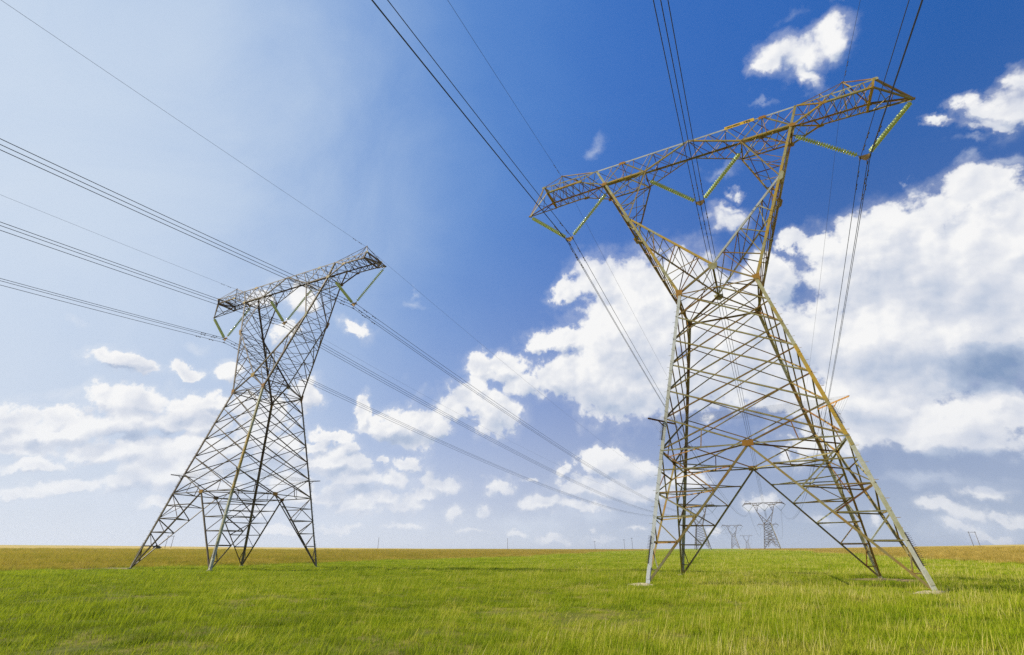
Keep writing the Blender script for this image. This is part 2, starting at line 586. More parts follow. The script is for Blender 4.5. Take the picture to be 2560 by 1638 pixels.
LICHEN = [(0.0, (0.07, 0.035, 0.015)), (1.0, (0.54, 0.54, 0.43)), (0.24, (0.20, 0.085, 0.020)), (0.40, (0.33, 0.19, 0.03)),
          (0.54, (0.27, 0.21, 0.06)), (0.70, (0.33, 0.29, 0.12)), (0.86, (0.48, 0.48, 0.33))]
MUSTARD = [(0.0, (0.16, 0.07, 0.015)), (1.0, (0.58, 0.57, 0.44)), (0.25, (0.34, 0.17, 0.02)), (0.48, (0.52, 0.33, 0.03)), (0.62, (0.34, 0.30, 0.11)), (0.78, (0.46, 0.44, 0.24))]
M = {}
M['steel'] = steel('weathered_steel', LICHEN)
M['steel_shaded'] = steel('brown_shaded_steel', [(0.0, (0.05, 0.03, 0.018)), (1.0, (0.30, 0.26, 0.18)), (0.35, (0.11, 0.065, 0.028)), (0.65, (0.17, 0.125, 0.055))])  # browner steel, its colour also darkened to stand for the left pylon's shadowed sides
M['leg_pale'] = steel('galvanised_leg', [(0.0, (0.28, 0.26, 0.16)), (1.0, (0.62, 0.63, 0.58)), (0.4, (0.44, 0.43, 0.32)), (0.7, (0.55, 0.56, 0.48))])
M['mustard'] = steel('lichen_leg', MUSTARD, 0.04)
M['rust'] = steel('rusty_plate', [(0.0, (0.34, 0.14, 0.015)), (1.0, (0.52, 0.33, 0.05)), (0.5, (0.46, 0.22, 0.02))])


def simple(name, col, rough=0.6, metal=0.0, var=0.25, scale=8.0, spec=0.5):
    m, g, bs, out = new_mat(name)
    tc = g.n('ShaderNodeTexCoord')
    n = g.noise(tc.outputs['Object'], scale, 4, 0.6).outputs[0]
    c = g.mix(g.ramp(n, 0.3, 0.7), tuple(q * (1 - var) for q in col), tuple(min(1, q * (1 + var)) for q in col))
    g.l(c, bs.inputs['Base Color'])
    bs.inputs['Roughness'].default_value = rough
    bs.inputs['Metallic'].default_value = metal
    bs.inputs['Specular IOR Level'].default_value = spec
    return m


M['wire'] = simple('aluminium_conductor', (0.030, 0.036, 0.055), 0.7, 0.1)
M['wire_far'] = simple('steel_wire', (0.22, 0.23, 0.26), 0.5, 0.2)
M['damper'] = simple('cast_iron', (0.07, 0.055, 0.04), 0.6, 0.3)
M['glass'] = simple('insulator_glass', (0.50, 0.60, 0.20), 0.18, 0.0, 0.15, 3.0, 0.9)
M['cap'] = simple('insulator_cap', (0.16, 0.22, 0.06), 0.5, 0.3)
M['yoke'] = simple('yoke_steel', (0.48, 0.27, 0.05), 0.6, 0.2)
M['yellow'] = simple('number_plate_yellow', (0.85, 0.52, 0.02), 0.5, 0.0, 0.06, 2.0)
M['black'] = simple('plate_lettering', (0.05, 0.04, 0.02), 0.6)
M['wood'] = simple('weathered_pole_wood', (0.16, 0.14, 0.12), 0.9)
M['concrete'] = simple('pale_concrete', (0.34, 0.28, 0.17), 0.9, 0.0, 0.25, 6.0)
M['sand'] = simple('sandy_soil', (0.46, 0.38, 0.21), 0.95, 0.0, 0.35, 5.0)
M['soil'] = simple('dark_soil', (0.20, 0.13, 0.045), 0.95, 0.0, 0.5, 4.0)
M['bush'] = simple('dark_foliage', (0.035, 0.05, 0.02), 0.9, 0.0, 0.4, 3.0)

# ================================================================== terrain
GROW = [(0, 0.0), (70, 0.0), (150, 0.55), (470, 3.35), (900, 6.7), (1500, 9.0), (2600, 9.5), (9000, -30.0)]


def ground_z(x, y):
    r = math.hypot(x, y)
    for (r0, z0), (r1, z1) in zip(GROW, GROW[1:]):
        if r <= r1:
            f = (r - r0) / (r1 - r0)
            z = z0 + (z1 - z0) * f
            break
    else:
        z = GROW[-1][1]
    az = math.degrees(math.atan2(x, y))
    k = 1.0
    if y > 0:
        k += 0.42 * min(1, max(0, (-az - 8) / 32)) + 0.62 * min(1, max(0, (az - 30) / 18))
        k -= 0.10 * min(1, max(0, 1 - abs(az - 12) / 16))
    if z > 0:
        z *= k
    if r < 140:
        z += 0.05 * math.sin(x * 0.31 + 1.3) * math.sin(y * 0.23) * min(1, r / 20) + 0.03 * math.sin(x * 0.9) * math.sin(y * 0.7 + 2)
    return z


# tall dry grass begins behind this line (world x -> distance y)
def dry_line(az):
    """distance from the camera at which the brown grass starts, by azimuth in degrees"""
    pts = [(-60, 66), (-48, 68), (-35, 74), (-24, 80), (-10, 105), (0, 135), (7, 200), (13, 420), (20, 900), (26, 420), (32, 190), (38, 120), (44, 92), (60, 80)]
    for (a0, r0), (a1, r1) in zip(pts, pts[1:]):
        if az <= a1:
            f = max(0, (az - a0) / (a1 - a0))
            f = f * f * (3 - 2 * f)
            return r0 + (r1 - r0) * f
    return pts[-1][1]


def build_ground():
    rs = [0.0, 2, 4, 6]
    r = 6.0
    while r < 9000:
        r *= 1.045
        rs.append(r)
    NA = 360
    vs, fs, dry = [(0, 0, ground_z(0, 0))], [], [0.0]
    for r in rs[1:]:
        for i in range(NA):
            a = 2 * math.pi * i / NA
            x, y = r * math.sin(a), r * math.cos(a)
            vs.append((x, y, ground_z(x, y)))
            az = math.degrees(math.atan2(x, y))
            dl = dry_line(az) if abs(az) < 70 else 80
            wob = 1 + 0.07 * math.sin(az * 1.7) + 0.05 * math.sin(az * 4.1 + 1)
            dry.append(max(0.0, min(1.0, (r / (dl * wob) - 0.97) / 0.10)))
    for i in range(NA):
        fs.append((0, 1 + (i + 1) % NA, 1 + i))
    for j in range(len(rs) - 2):
        b0, b1 = 1 + j * NA, 1 + (j + 1) * NA
        for i in range(NA):
            fs.append((b0 + i, b0 + (i + 1) % NA, b1 + (i + 1) % NA, b1 + i))
    me = bpy.data.meshes.new('ground')
    me.from_pydata(vs, [], fs)
    at = me.attributes.new('dry', 'FLOAT', 'POINT')
    at.data.foreach_set('value', dry)
    me.polygons.foreach_set('use_smooth', [True] * len(fs))
    m, g, bs, out = new_mat('grassland')
    geo = g.n('ShaderNodeNewGeometry')
    P = geo.outputs['Position']
    # stretched noise: tussocks of many sizes
    n1 = g.noise(P, 0.06, 5, 0.6).outputs[0]
    n2 = g.noise(P, 0.9, 6, 0.65).outputs[0]
    n3 = g.noise(P, 0.012, 4, 0.55).outputs[0]
    green = g.mix(g.ramp(n1, 0.35, 0.65), (0.150, 0.225, 0.006), (0.290, 0.305, 0.012))
    green = g.mix(g.ramp(n2, 0.42, 0.72), green, (0.085, 0.115, 0.014))
    brown = g.mix(g.ramp(n1, 0.35, 0.68), (0.42, 0.29, 0.07), (0.56, 0.41, 0.12))
    brown = g.mix(g.ramp(n3, 0.45, 0.65, 0.0, 0.7), brown, (0.38, 0.34, 0.06))
    c = g.mix(attr(g, 'dry'), green, brown)
    # between the tussocks near by the thatch and soil show
    dist = g.v('LENGTH', P, out=1)
    thatch = g.mix(g.ramp(n2, 0.4, 0.65), (0.105, 0.115, 0.012), (0.20, 0.165, 0.035))
    c = g.mix(g.ramp(dist, 35.0, 110.0), thatch, c)
    g.l(c, bs.inputs['Base Color'])
    bs.inputs['Roughness'].default_value = 1.0
    bs.inputs['Specular IOR Level'].default_value = 0.1
    bmp = g.n('ShaderNodeBump')
    bmp.inputs['Strength'].default_value = 0.9
    bmp.inputs['Distance'].default_value = 0.25
    g.l(n2, bmp.inputs['Height'])
    g.l(bmp.outputs[0], bs.inputs['Normal'])
    me.materials.append(m)
    o = bpy.data.objects.new('ground', me)
    COL.objects.link(o)
    tag(o, kind='structure')
    return o


build_ground()

# ================================================================== grass
random.seed(11)


def grass_mat(name, stops, dryness=0.0):
    m, g, bs, out = new_mat(name)
    oi = g.n('ShaderNodeObjectInfo')
    geo = g.n('ShaderNodeNewGeometry')
    flat = g.v('MULTIPLY', geo.outputs['Position'], (1.0, 1.0, 0.15))
    n1 = g.noise(flat, 0.11, 4, 0.6).outputs[0]
    n2 = g.noise(flat, 0.75, 4, 0.65).outputs[0]
    f = g.m('ADD', g.m('MULTIPLY', n1, 0.95), g.m('MULTIPLY', n2, 1.25))
    f = g.m('ADD', f, g.m('MULTIPLY', oi.outputs['Random'], 0.22))
    f = g.m('ADD', f, g.m('MULTIPLY', attr(g, 'wear'), 0.34))
    f = g.m('SUBTRACT', f, 0.92)
    # the sward is lusher to the west and drier to the east
    sp = g.n('ShaderNodeSeparateXYZ')
    g.l(geo.outputs['Position'], sp.inputs[0])
    ew = g.m('DIVIDE', sp.outputs[0], g.m('ADD', g.v('LENGTH', geo.outputs['Position'], out=1), 4.0))
    f = g.m('ADD', f, g.ramp(ew, -0.55, 0.45, -0.12, 0.10))
    c = ramp_col(g, f, stops)
    g.l(c, bs.inputs['Base Color'])
    bs.inputs['Roughness'].default_value = 0.7
    bs.inputs['Specular IOR Level'].default_value = 0.06
    tr = g.n('ShaderNodeBsdfTranslucent')
    g.l(g.mix(0.35, c, (0.40, 0.42, 0.03)), tr.inputs[0])
    mx = g.n('ShaderNodeMixShader')
    mx.inputs[0].default_value = 0.42
    g.l(bs.outputs[0], mx.inputs[1])
    g.l(tr.outputs[0], mx.inputs[2])
    g.l(mx.outputs[0], out.inputs[0])
    return m


GREEN = [(0.0, (0.085, 0.125, 0.008)), (1.0, (0.74, 0.62, 0.24)), (0.22, (0.175, 0.265, 0.004)), (0.5, (0.325, 0.400, 0.010)),
         (0.70, (0.440, 0.440, 0.040)), (0.86, (0.58, 0.50, 0.110))]
DRY = [(0.0, (0.18, 0.18, 0.012)), (1.0, (0.78, 0.60, 0.22)), (0.25, (0.30, 0.23, 0.025)), (0.5, (0.44, 0.30, 0.055)), (0.75, (0.62, 0.46, 0.12))]
M['grass'] = grass_mat('green_grass', GREEN)
M['dry_grass'] = grass_mat('dry_grass', DRY)


def blade(mb, x, y, h, w, lean, az, curve, rnd, z0=0.0):
    """one tapering blade: three segments"""
    ax, ay = math.sin(az), math.cos(az)
    px, py = ay, -ax
    vs = []
    for k in range(4):
        t = k / 3
        out = lean * t + curve * t * t
        ww = w * (1 - t) ** 0.7 * 0.5 + 0.0004
        zz = h * (t - 0.12 * curve / max(h, .01) * t * t)
        cx, cy = x + ax * out, y + ay * out
        if k < 3:
            vs += [(cx - px * ww, cy - py * ww, z0 + zz), (cx + px * ww, cy + py * ww, z0 + zz)]
        else:
            vs.append((cx, cy, z0 + zz))
    mb.add(vs, [(0, 1, 3, 2), (2, 3, 5, 4), (4, 5, 6)], rnd)


def tuft(n, rad, h0, h1, w, wind=0.10, stalks=0, stalk_h=0.6):
    mb = MB()
    for i in range(n):
        a, r = random.random() * 6.283, rad * math.sqrt(random.random())
        x, y = r * math.cos(a), r * math.sin(a)
        h = random.uniform(h0, h1) * (1 - 0.35 * r / rad)
        az = random.random() * 6.283
        ln = random.uniform(0.02, 0.30) * h
        # wind leans everything a little towards +x
        bx, by = math.sin(az) * ln + wind * h, math.cos(az) * ln
        blade(mb, x, y, h, w * random.uniform(0.7, 1.3), math.hypot(bx, by), math.atan2(bx, by), random.uniform(0, 0.35) * h, random.random() * 0.8)
    for i in range(stalks):
        a, r = random.random() * 6.283, rad * math.sqrt(random.random())
        h = stalk_h * random.uniform(0.6, 1.15)
        blade(mb, r * math.cos(a), r * math.sin(a), h, w * 1.1, h * random.uniform(0.1, 0.4), random.uniform(0.6, 2.4), h * 0.12, random.uniform(0.9, 1.6))
    return mb


def make_variants(specs, mat, name):
    c = bpy.data.collections.new(name + '_variants')
    for sp in specs:
        o = tuft(*sp).build(name + '_clump', mat)
        COL.objects.unlink(o)
        c.objects.link(o)
    return c


def scatter(name, pts, coll, label_kind='stuff'):
    """pts: (x, y, z, rot, scale, zscale, index)"""
    me = bpy.data.meshes.new(name)
    me.from_pydata([p[:3] for p in pts], [], [])
    for nm, k in (('rot', 3), ('sc', 4), ('zs', 5)):
        me.attributes.new(nm, 'FLOAT', 'POINT').data.foreach_set('value', [p[k] for p in pts])
    me.attributes.new('idx', 'INT', 'POINT').data.foreach_set('value', [int(p[6]) for p in pts])
    o = bpy.data.objects.new(name, me)
    COL.objects.link(o)
    tag(o, kind='stuff')
    ng = bpy.data.node_groups.new(name + '_scatter', 'GeometryNodeTree')
    ng.interface.new_socket('Geometry', in_out='INPUT', socket_type='NodeSocketGeometry')
    ng.interface.new_socket('Geometry', in_out='OUTPUT', socket_type='NodeSocketGeometry')
    N, L = ng.nodes.new, ng.links.new
    gi, go = N('NodeGroupInput'), N('NodeGroupOutput')
    iop = N('GeometryNodeInstanceOnPoints')
    ci = N('GeometryNodeCollectionInfo')
    ci.inputs['Collection'].default_value = coll
    ci.inputs['Separate Children'].default_value = True
    ci.inputs['Reset Children'].default_value = True

    def na(nm, ty='FLOAT'):
        a = N('GeometryNodeInputNamedAttribute')
        a.data_type = ty
        a.inputs['Name'].default_value = nm
        return a.outputs['Attribute']
    L(gi.outputs[0], iop.inputs['Points'])
    L(ci.outputs[0], iop.inputs['Instance'])
    iop.inputs['Pick Instance'].default_value = True
    L(na('idx', 'INT'), iop.inputs['Instance Index'])
    cr = N('ShaderNodeCombineXYZ')
    L(na('rot'), cr.inputs[2])
    L(cr.outputs[0], iop.inputs['Rotation'])
    cs = N('ShaderNodeCombineXYZ')
    s, zs = na('sc'), na('zs')
    L(s, cs.inputs[0]); L(s, cs.inputs[1]); L(zs, cs.inputs[2])
    L(cs.outputs[0], iop.inputs['Scale'])
    L(iop.outputs[0], go.inputs[0])
    md = o.modifiers.new('scatter', 'NODES')
    md.node_group = ng
    return o


def bare(x, y):
    """patches where little grass grows: returns 0..1"""
    b = 0.0
    for (cx, cy, rx, ry) in BARE:
        q = ((x - cx) / rx) ** 2 + ((y - cy) / ry) ** 2
        b = max(b, 1 - q)
    return b


def hill_noise(x, y):
    from mathutils import noise as mn
    a = mn.noise(Vector((x * 0.22, y * 0.22, 3.1)))
    b = mn.noise(Vector((x * 0.85, y * 0.85, 7.7)))
    c = mn.noise(Vector((x * 2.1, y * 2.1, 1.3)))
    return max(-0.2, min(1.3, 0.5 + 0.7 * a + 0.55 * b + 0.3 * c))


BARE = []


def build_grass():
    near = make_variants([(90, .32, .10, .24, .0085, .04), (95, .36, .12, .30, .0080, .08, 4, .50), (80, .30, .06, .18, .0090, .03), (95, .34, .14, .32, .0080, .02, 4, .50),
                          (80, .30, .10, .22, .0095, .10), (70, .28, .20, .42, .0075, .07, 3, .60)], M['grass'], 'grass')
    far = make_variants([(150, 1.0, .16, .40, .028), (150, 1.1, .2, .46, .026, .12, 6, .7), (130, 1.0, .12, .34, .030)], M['grass'], 'grass_sward')
    dry = make_variants([(120, .9, .55, 1.05, .022, .10), (120, 1.0, .5, .95, .024, .06), (110, .9, .6, 1.15, .020, .14)], M['dry_grass'], 'dry_grass')
    pts = []
    # near field, by rings: density falls with distance
    def ring(r0, r1, per, lo, hi, nvar, sc):
        area = math.radians(hi - lo) / 2 * (r1 * r1 - r0 * r0)
        for _ in range(int(area * per)):
            r = math.sqrt(random.uniform(r0 * r0, r1 * r1))
            az = math.radians(random.uniform(lo, hi))
            x, y = r * math.sin(az), r * math.cos(az)
            if r > dry_line(math.degrees(az)) * 1.02:
                continue
            b = bare(x, y)
            if b > 0 and random.random() < b * 1.8:
                continue
            hn = hill_noise(x, y)
            if hn < 0.15 and random.random() < 0.4:
                continue
            tall = (0.50 + 0.62 * hn) * (0.85 + 0.18 * min(1, max(0, (math.degrees(az) + 5) / 30)))
            if b > -0.6 and b <= 0:
                tall *= 0.75
            s = sc * random.uniform(0.8, 1.2)
            pts.append((x, y, ground_z(x, y) - 0.02, random.uniform(-1.3, 1.3), s, s * tall, random.randrange(nvar)))
    ring(5, 17, 17, -56, 56, 6, 1.0)
    ring(17, 30, 11, -54, 54, 6, 1.15)
    ring(30, 48, 6.5, -52, 52, 6, 1.35)
    scatter('grass', pts, near)
    pts = []
    ring(48, 90, 1.6, -52, 52, 3, 1.0)
    ring(90, 150, 0.8, -52, 52, 3, 1.3)
    ring(150, 330, 0.16, -50, 50, 3, 2.2)
    scatter('grass', pts, far)
    pts = []
    for (k0, k1, per, sc) in ((0.98, 1.35, 1.5, 1.0), (1.35, 2.2, 0.6, 1.3), (2.2, 4.0, 0.10, 2.0)):
        for az0 in range(-54, 54, 2):
            for lo, hi in ((az0, az0 + 2),):
                dl = dry_line(az0 + 1)
                r0, r1 = dl * k0, min(dl * k1, 520)
                if r1 <= r0:
                    continue
                n = int(math.radians(2) / 2 * (r1 * r1 - r0 * r0) * per)
                for _ in range(min(n, 2600)):
                    r = math.sqrt(random.uniform(r0 * r0, r1 * r1))
                    az = math.radians(random.uniform(lo, hi))
                    r += random.gauss(0, 0.02 * dl) if k0 < 1 else 0
                    x, y = r * math.sin(az), r * math.cos(az)
                    s = sc * random.uniform(0.8, 1.2)
                    edge = min(1, 0.55 + 4 * max(0, r / dl - 1))
                    pts.append((x, y, ground_z(x, y) - 0.03, random.uniform(-0.6, 0.6), s, min(s, 1.15) * edge * random.uniform(.8, 1.1), random.randrange(3)))
    scatter('dry_grass', pts, dry)


# ================================================================== lattice tower
T = dict(Bx=6.3052, By=6.351, zK=7.2595, Kx=4.9418, Ky=5.0946, Wx=2.7033, Wy=2.8512, zW=18.9866, zC=20.9803, tK=0.6341,
         Fx=7.9325, Fy=1.192, zF=33.3213, Tx=8.6725, zT=35.2834, Hx=4.0871, Ex=14.0769, EBx=13.7938, Ey=1.3112, zET=35.2568, zEB=34.4212,
         Gx=10.394, Gy=1.29, zG=34.5246, Px=16.1804, zP=33.221, Qx=12.5584, zQ=37.2914, vx=11.9893, vz=29.004)


def lerp(a, b, t):
    return Vector(a) + (Vector(b) - Vector(a)) * t


def leg_pt(sx, sy, z):
    t = T
    if z <= t['zK']:
        f = z / t['zK']
        return Vector((sx * (t['Bx'] + (t['Kx'] - t['Bx']) * f), sy * (t['By'] + (t['Ky'] - t['By']) * f), z))
    f = (z - t['zK']) / (t['zW'] - t['zK'])
    return Vector((sx * (t['Kx'] + (t['Wx'] - t['Kx']) * f), sy * (t['Ky'] + (t['Wy'] - t['Ky']) * f), z))


def gusset(mb, c, u, v, n, a, b, rnd=None):
    c, u, v = Vector(c), Vector(u).normalized(), Vector(v).normalized()
    pts = [c + u * a * .6 + v * b, c + u * a + v * b * .2, c + u * a * .8 - v * b, c - u * a * .8 - v * b, c - u * a + v * b * .2, c - u * a * .6 + v * b]
    mb.plate(pts, n, 0.03, rnd)


def tower(loc, yaw, label, shear=(0, 0), near=True, plate=False, shaded=False):
    t = T
    root = empty('transmission_tower', loc, yaw)
    tag(root, label, 'pylon', 'lattice transmission towers of two parallel lines')
    B = lambda mb, name, mat: mb.build(name, mat, root, shear)
    k = 1.0 if near else 1.7        # far towers: slightly stouter sections stand for doubled members
    ms = M['steel_shaded'] if shaded else M['steel']
    zs = [18.9866, 17.0, 15.07, 13.15, 11.22, 9.30, 7.2595]
    lw = [6.03, 4.72, 3.38, 2.07, 0.70]
    # ---- legs
    for sx in (-1, 1):
        for sy in (-1, 1):
            mb = MB()
            w = 0.21 * k
            uu, vv = (-sx, 0, 0), (0, -sy, 0)
            for z0, z1, r in ((0.02, 2.2, 1.35), (2.2, 7.25, 1.05), (7.25, 13.1, 0.4), (13.1, 18.95, 0.75)):
                mb.corner(leg_pt(sx, sy, z0), leg_pt(sx, sy, z1), w, uu, vv, r)
            if near:
                # step bolts and splice plates
                z = 2.6
                i = 0
                while z < 18.5:
                    p = leg_pt(sx, sy, z)
                    dvec = Vector((sx * 0.17, 0, 0)) if i % 2 else Vector((0, sy * 0.17, 0))
                    if sx > 0 or True:
                        mb.rod(p - dvec * 0.1, p + dvec, 0.012, 5, 0.2)
                    z += 0.45
                    i += 1
                for z in (0.55, 7.0, 13.0):
                    p, q = leg_pt(sx, sy, z - .3), leg_pt(sx, sy, z + .3)
                    mb.corner(p + Vector((sx * .012, sy * .012, 0)), q + Vector((sx * .012, sy * .012, 0)), w * 0.9, uu, vv, 1.15 if z < 1 else 0.45)
            mat = M['leg_pale'] if (sx < 0 and sy < 0) else (M['mustard'] if (sx > 0 and sy < 0) else ms)
            if shaded and sx < 0:
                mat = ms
            lg = B(mb, 'leg', mat)
            if near:
                # anti-climbing spikes, two combs on each leg
                for za, zb in ((1.0, 2.4), (7.9, 9.0)):
                    sp = MB()
                    z = za
                    while z < zb:
                        p = leg_pt(sx, sy, z)
                        for e in (Vector((sx * .13, 0, .05)), Vector((0, sy * .13, .05))):
                            sp.rod(p, p + e, 0.008, 4, 0.2)
                        z += 0.075
                    sp.corner(leg_pt(sx, sy, za) + Vector((sx * .006, sy * .006, 0)), leg_pt(sx, sy, zb) + Vector((sx * .006, sy * .006, 0)), .045, uu, vv, .3)
                    sp.build('climbing_spikes', M['damper'], lg, shear)
                ft = MB()
                f0 = leg_pt(sx, sy, 0)
                ft.lathe(f0 + Vector((0, 0, -.5)), (0, 0, 1), [(0, .24), (.46, .24), (.53, .21), (.55, .0)], 14, 0.5)
                fo = ft.build('footing', M['concrete'], root, shear)
    # ---- body faces (front, back, left, right)
    faces = [((-1, -1), (1, -1), (0, 1, 0)), ((1, 1), (-1, 1), (0, -1, 0)), ((-1, 1), (-1, -1), (1, 0, 0)), ((1, -1), (1, 1), (-1, 0, 0))]
    bw = 0.085 * k
    for fi, (c0, c1, inn) in enumerate(faces):
        Lp = [leg_pt(c0[0], c0[1], z) for z in zs]
        Rp = [leg_pt(c1[0], c1[1], z) for z in zs]
        off = Vector(inn) * 0.02
        mb = MB()
        for i in range(5):
            mb.angle(Lp[i] + off, Rp[i + 2] + off, bw * 1.05, inn, 0.55 + 0.2 * random.random())
            mb.angle(Rp[i] + off * 3, Lp[i + 2] + off * 3, bw * 0.95, inn, 0.15 + 0.35 * random.random(), True)
        mid = lerp(Lp[0], Rp[0], .5)
        mb.angle(mid + off, Rp[1] + off, bw, inn, 0.6)
        mb.angle(mid + off * 3, Lp[1] + off * 3, bw, inn, 0.3, True)
        P = lerp(Lp[6], Rp[6], .5)
        mb.angle(Lp[5] + off, P + off, bw * 1.05, inn, 0.6)
        mb.angle(Rp[5] + off * 3, P + off * 3, bw * 1.05, inn, 0.45, True)
        # small hangers down to the belt
        for a, b in ((Lp[5], Lp[6]), (Rp[5], Rp[6])):
            q1 = lerp(a, P, .47)
            q2 = lerp(b, P, .48)
            mb.angle(q1 + off, q2 + off, bw * .7, inn, 0.25)
        B(mb, 'body_bracing', ms)
        # belt
        mb = MB()
        mb.angle(Lp[6], P, bw * 1.0, (0, 0, -1), 0.85)
        mb.angle(P, Rp[6], bw * 1.0, (0, 0, -1), 0.85)
        B(mb, 'belt_girt', ms)
        mb = MB()
        hdir = (Rp[6] - Lp[6]).normalized()
        mb.box(P - off * 1.2, hdir * .30, (0, 0, .17), Vector(inn) * .018)
        B(mb, 'gusset_plate', M['rust'])
        # hips: from the belt centre to both feet
        for cc, LL in ((c0, Lp), (c1, Rp)):
            mb = MB()
            foot = leg_pt(cc[0], cc[1], 0.0) + (P - leg_pt(cc[0], cc[1], 0)).normalized() * 0.30
            foot.z = 0.12
            hip = lambda z: lerp(foot, P, (z - foot.z) / (P.z - foot.z))
            mb.angle(foot, P - Vector((0, 0, .1)), 0.12 * k, inn, random.uniform(.35, .8))
            rr = []
            for i, z in enumerate(lw):
                a, h = leg_pt(cc[0], cc[1], z), hip(z)
                mb.angle(a + off, h + off, (0.075 if i < 4 else .06) * k, inn, random.uniform(.4, .95))
            kz = [7.2595] + lw
            # main diagonals leg -> hip one or two levels lower
            mb.angle(leg_pt(*cc, kz[0]) + off * 2, hip(lw[1]) + off * 2, .075 * k, inn, random.random())
            mb.angle(leg_pt(*cc, lw[1]) + off * 2, hip(lw[2]) + off * 2, .085 * k, inn, random.random())
            mb.angle(leg_pt(*cc, lw[2]) + off * 2, hip(lw[3]) + off * 2, .065 * k, inn, random.random())
            mb.angle(leg_pt(*cc, lw[3]) + off * 2, hip(lw[4]) + off * 2, .065 * k, inn, random.random())
            mb.angle(leg_pt(*cc, lw[1]) + off * 3, lerp(leg_pt(*cc, kz[0]), hip(lw[1]), .5) + off * 3, .06 * k, inn, random.random())
            mb.angle(hip(lw[0]) + off * 3, lerp(leg_pt(*cc, kz[0]), hip(lw[1]), .5) + off * 3, .055 * k, inn, random.random())
            B(mb, 'leg_bracing', ms)
    # plan bracing of the belt and ties between the two hips of each leg
    mb = MB()
    Pc = {'f': lerp(leg_pt(-1, -1, zs[6]), leg_pt(1, -1, zs[6]), .5), 'b': lerp(leg_pt(-1, 1, zs[6]), leg_pt(1, 1, zs[6]), .5),
          'l': lerp(leg_pt(-1, -1, zs[6]), leg_pt(-1, 1, zs[6]), .5), 'r': lerp(leg_pt(1, -1, zs[6]), leg_pt(1, 1, zs[6]), .5)}
    for a, b in (('f', 'l'), ('l', 'b'), ('b', 'r'), ('r', 'f')):
        mb.angle(Pc[a], Pc[b], .08 * k, (0, 0, -1), random.random())
    for sx in (-1, 1):
        for sy in (-1, 1):
            c = leg_pt(sx, sy, zs[6])
            a, b = (Pc['l'] if sx < 0 else Pc['r']), (Pc['f'] if sy < 0 else Pc['b'])
            mb.angle(lerp(c, a, .5), lerp(c, b, .5), .07 * k, (0, 0, -1), random.random())
            foot = leg_pt(sx, sy, 0)
            for z in lw[:4]:
                f = z / zs[6]
                mb.angle(lerp(foot, a, f), lerp(foot, b, f), .065 * k, (0, 0, -1), random.random())
            # strut from the leg to the middle of the tie
            mb.angle(leg_pt(sx, sy, lw[1]), (lerp(foot, a, lw[1] / zs[6]) + lerp(foot, b, lw[1] / zs[6])) / 2, .055 * k, (0, 0, -1), random.random())
    B(mb, 'plan_bracing', ms)
    # ---- waist
    mb = MB()
    Wp = {(sx, sy): leg_pt(sx, sy, zs[0]) for sx in (-1, 1) for sy in (-1, 1)}
    for a, b in (((-1, -1), (1, -1)), ((1, -1), (1, 1)), ((1, 1), (-1, 1)), ((-1, 1), (-1, -1))):
        mb.angle(Wp[a], Wp[b], (.12 if a[0] != b[0] and a[1] > 0 else .09) * k, (0, 0, -1), random.uniform(.4, .9))
    mb.angle(Wp[(-1, -1)], Wp[(1, 1)], .07 * k, (0, 0, -1), .5)
    mb.angle(Wp[(1, -1)] + Vector((0, 0, .05)), Wp[(-1, 1)] + Vector((0, 0, .05)), .07 * k, (0, 0, -1), .3)
    mids = [lerp(Wp[(-1, -1)], Wp[(1, -1)], .5), lerp(Wp[(1, -1)], Wp[(1, 1)], .5), lerp(Wp[(1, 1)], Wp[(-1, 1)], .5), lerp(Wp[(-1, 1)], Wp[(-1, -1)], .5)]
    for i in range(4):
        mb.angle(mids[i], mids[(i + 1) % 4], .06 * k, (0, 0, -1), random.random())
    B(mb, 'waist_frame', ms)
    # ---- the two arms of the fork
    def yat(z):
        return t['Wy'] + (t['Fy'] - t['Wy']) * (z - t['zW']) / (t['zF'] - t['zW'])
    for sx in (-1, 1):
        col = lambda f, sy: Vector((sx * (t['Wx'] + (t['Fx'] - t['Wx']) * f), sy * (t['Wy'] + (t['Fy'] - t['Wy']) * f), t['zW'] + (t['zF'] - t['zW']) * f))
        C = lambda sy: Vector((0, sy * yat(t['zC']), t['zC']))
        K = lambda sy: col(t['tK'], sy)
        inner = lambda f, sy: lerp(C(sy), K(sy), f)
        H = lambda sy: Vector((sx * t['Hx'], sy * t['Fy'], t['zF']))
        horn = lambda f, sy: lerp(K(sy), H(sy), f)
        Tt = lambda sy: Vector((sx * t['Tx'], sy * t['Fy'], t['zT']))
        for sy in (-1, 1):
            inn = (0, -sy, 0)
            off = Vector(inn) * .02
            main = M['mustard'] if (sy < 0 and not shaded) else ms
            mb = MB()
            mb.corner(col(0, sy), col(1, sy), .19 * k, (-sx, 0, 0), (0, -sy, 0), .55)
            mb.corner(col(1, sy), Tt(sy), .19 * k, (-sx, 0, 0), (0, -sy, 0), .75)
            B(mb, 'arm_chord', main)
            mb = MB()
            mb.corner(C(sy), K(sy), .15 * k, (-sx, 0, .6), (0, -sy, 0), .45 if sx < 0 else .95)
            B(mb, 'arm_chord', M['leg_pale'] if (sx > 0 and sy < 0 and not shaded) else main)
            mb = MB()
            mb.corner(K(sy), H(sy), .11 * k, (-sx, 0, 0), (0, -sy, 0), .5)
            B(mb, 'horn_strut', ms)
            mb = MB()
            mb.angle(Wp[(sx, sy)], C(sy), .13 * k, inn, .5)
            B(mb, 'fork_strut', ms)
            mb = MB()
            O = [.22 * 1, .42, t['tK']]
            I = [.13, .42, .72]
            oo = [col(f, sy) + off for f in (.14, .27, .40, .53)]
            ii = [inner(f, sy) + off for f in (.14, .40, .66, .86)]
            seq = [ii[0], oo[0], ii[1], oo[1], ii[2], oo[2], ii[3], oo[3]]
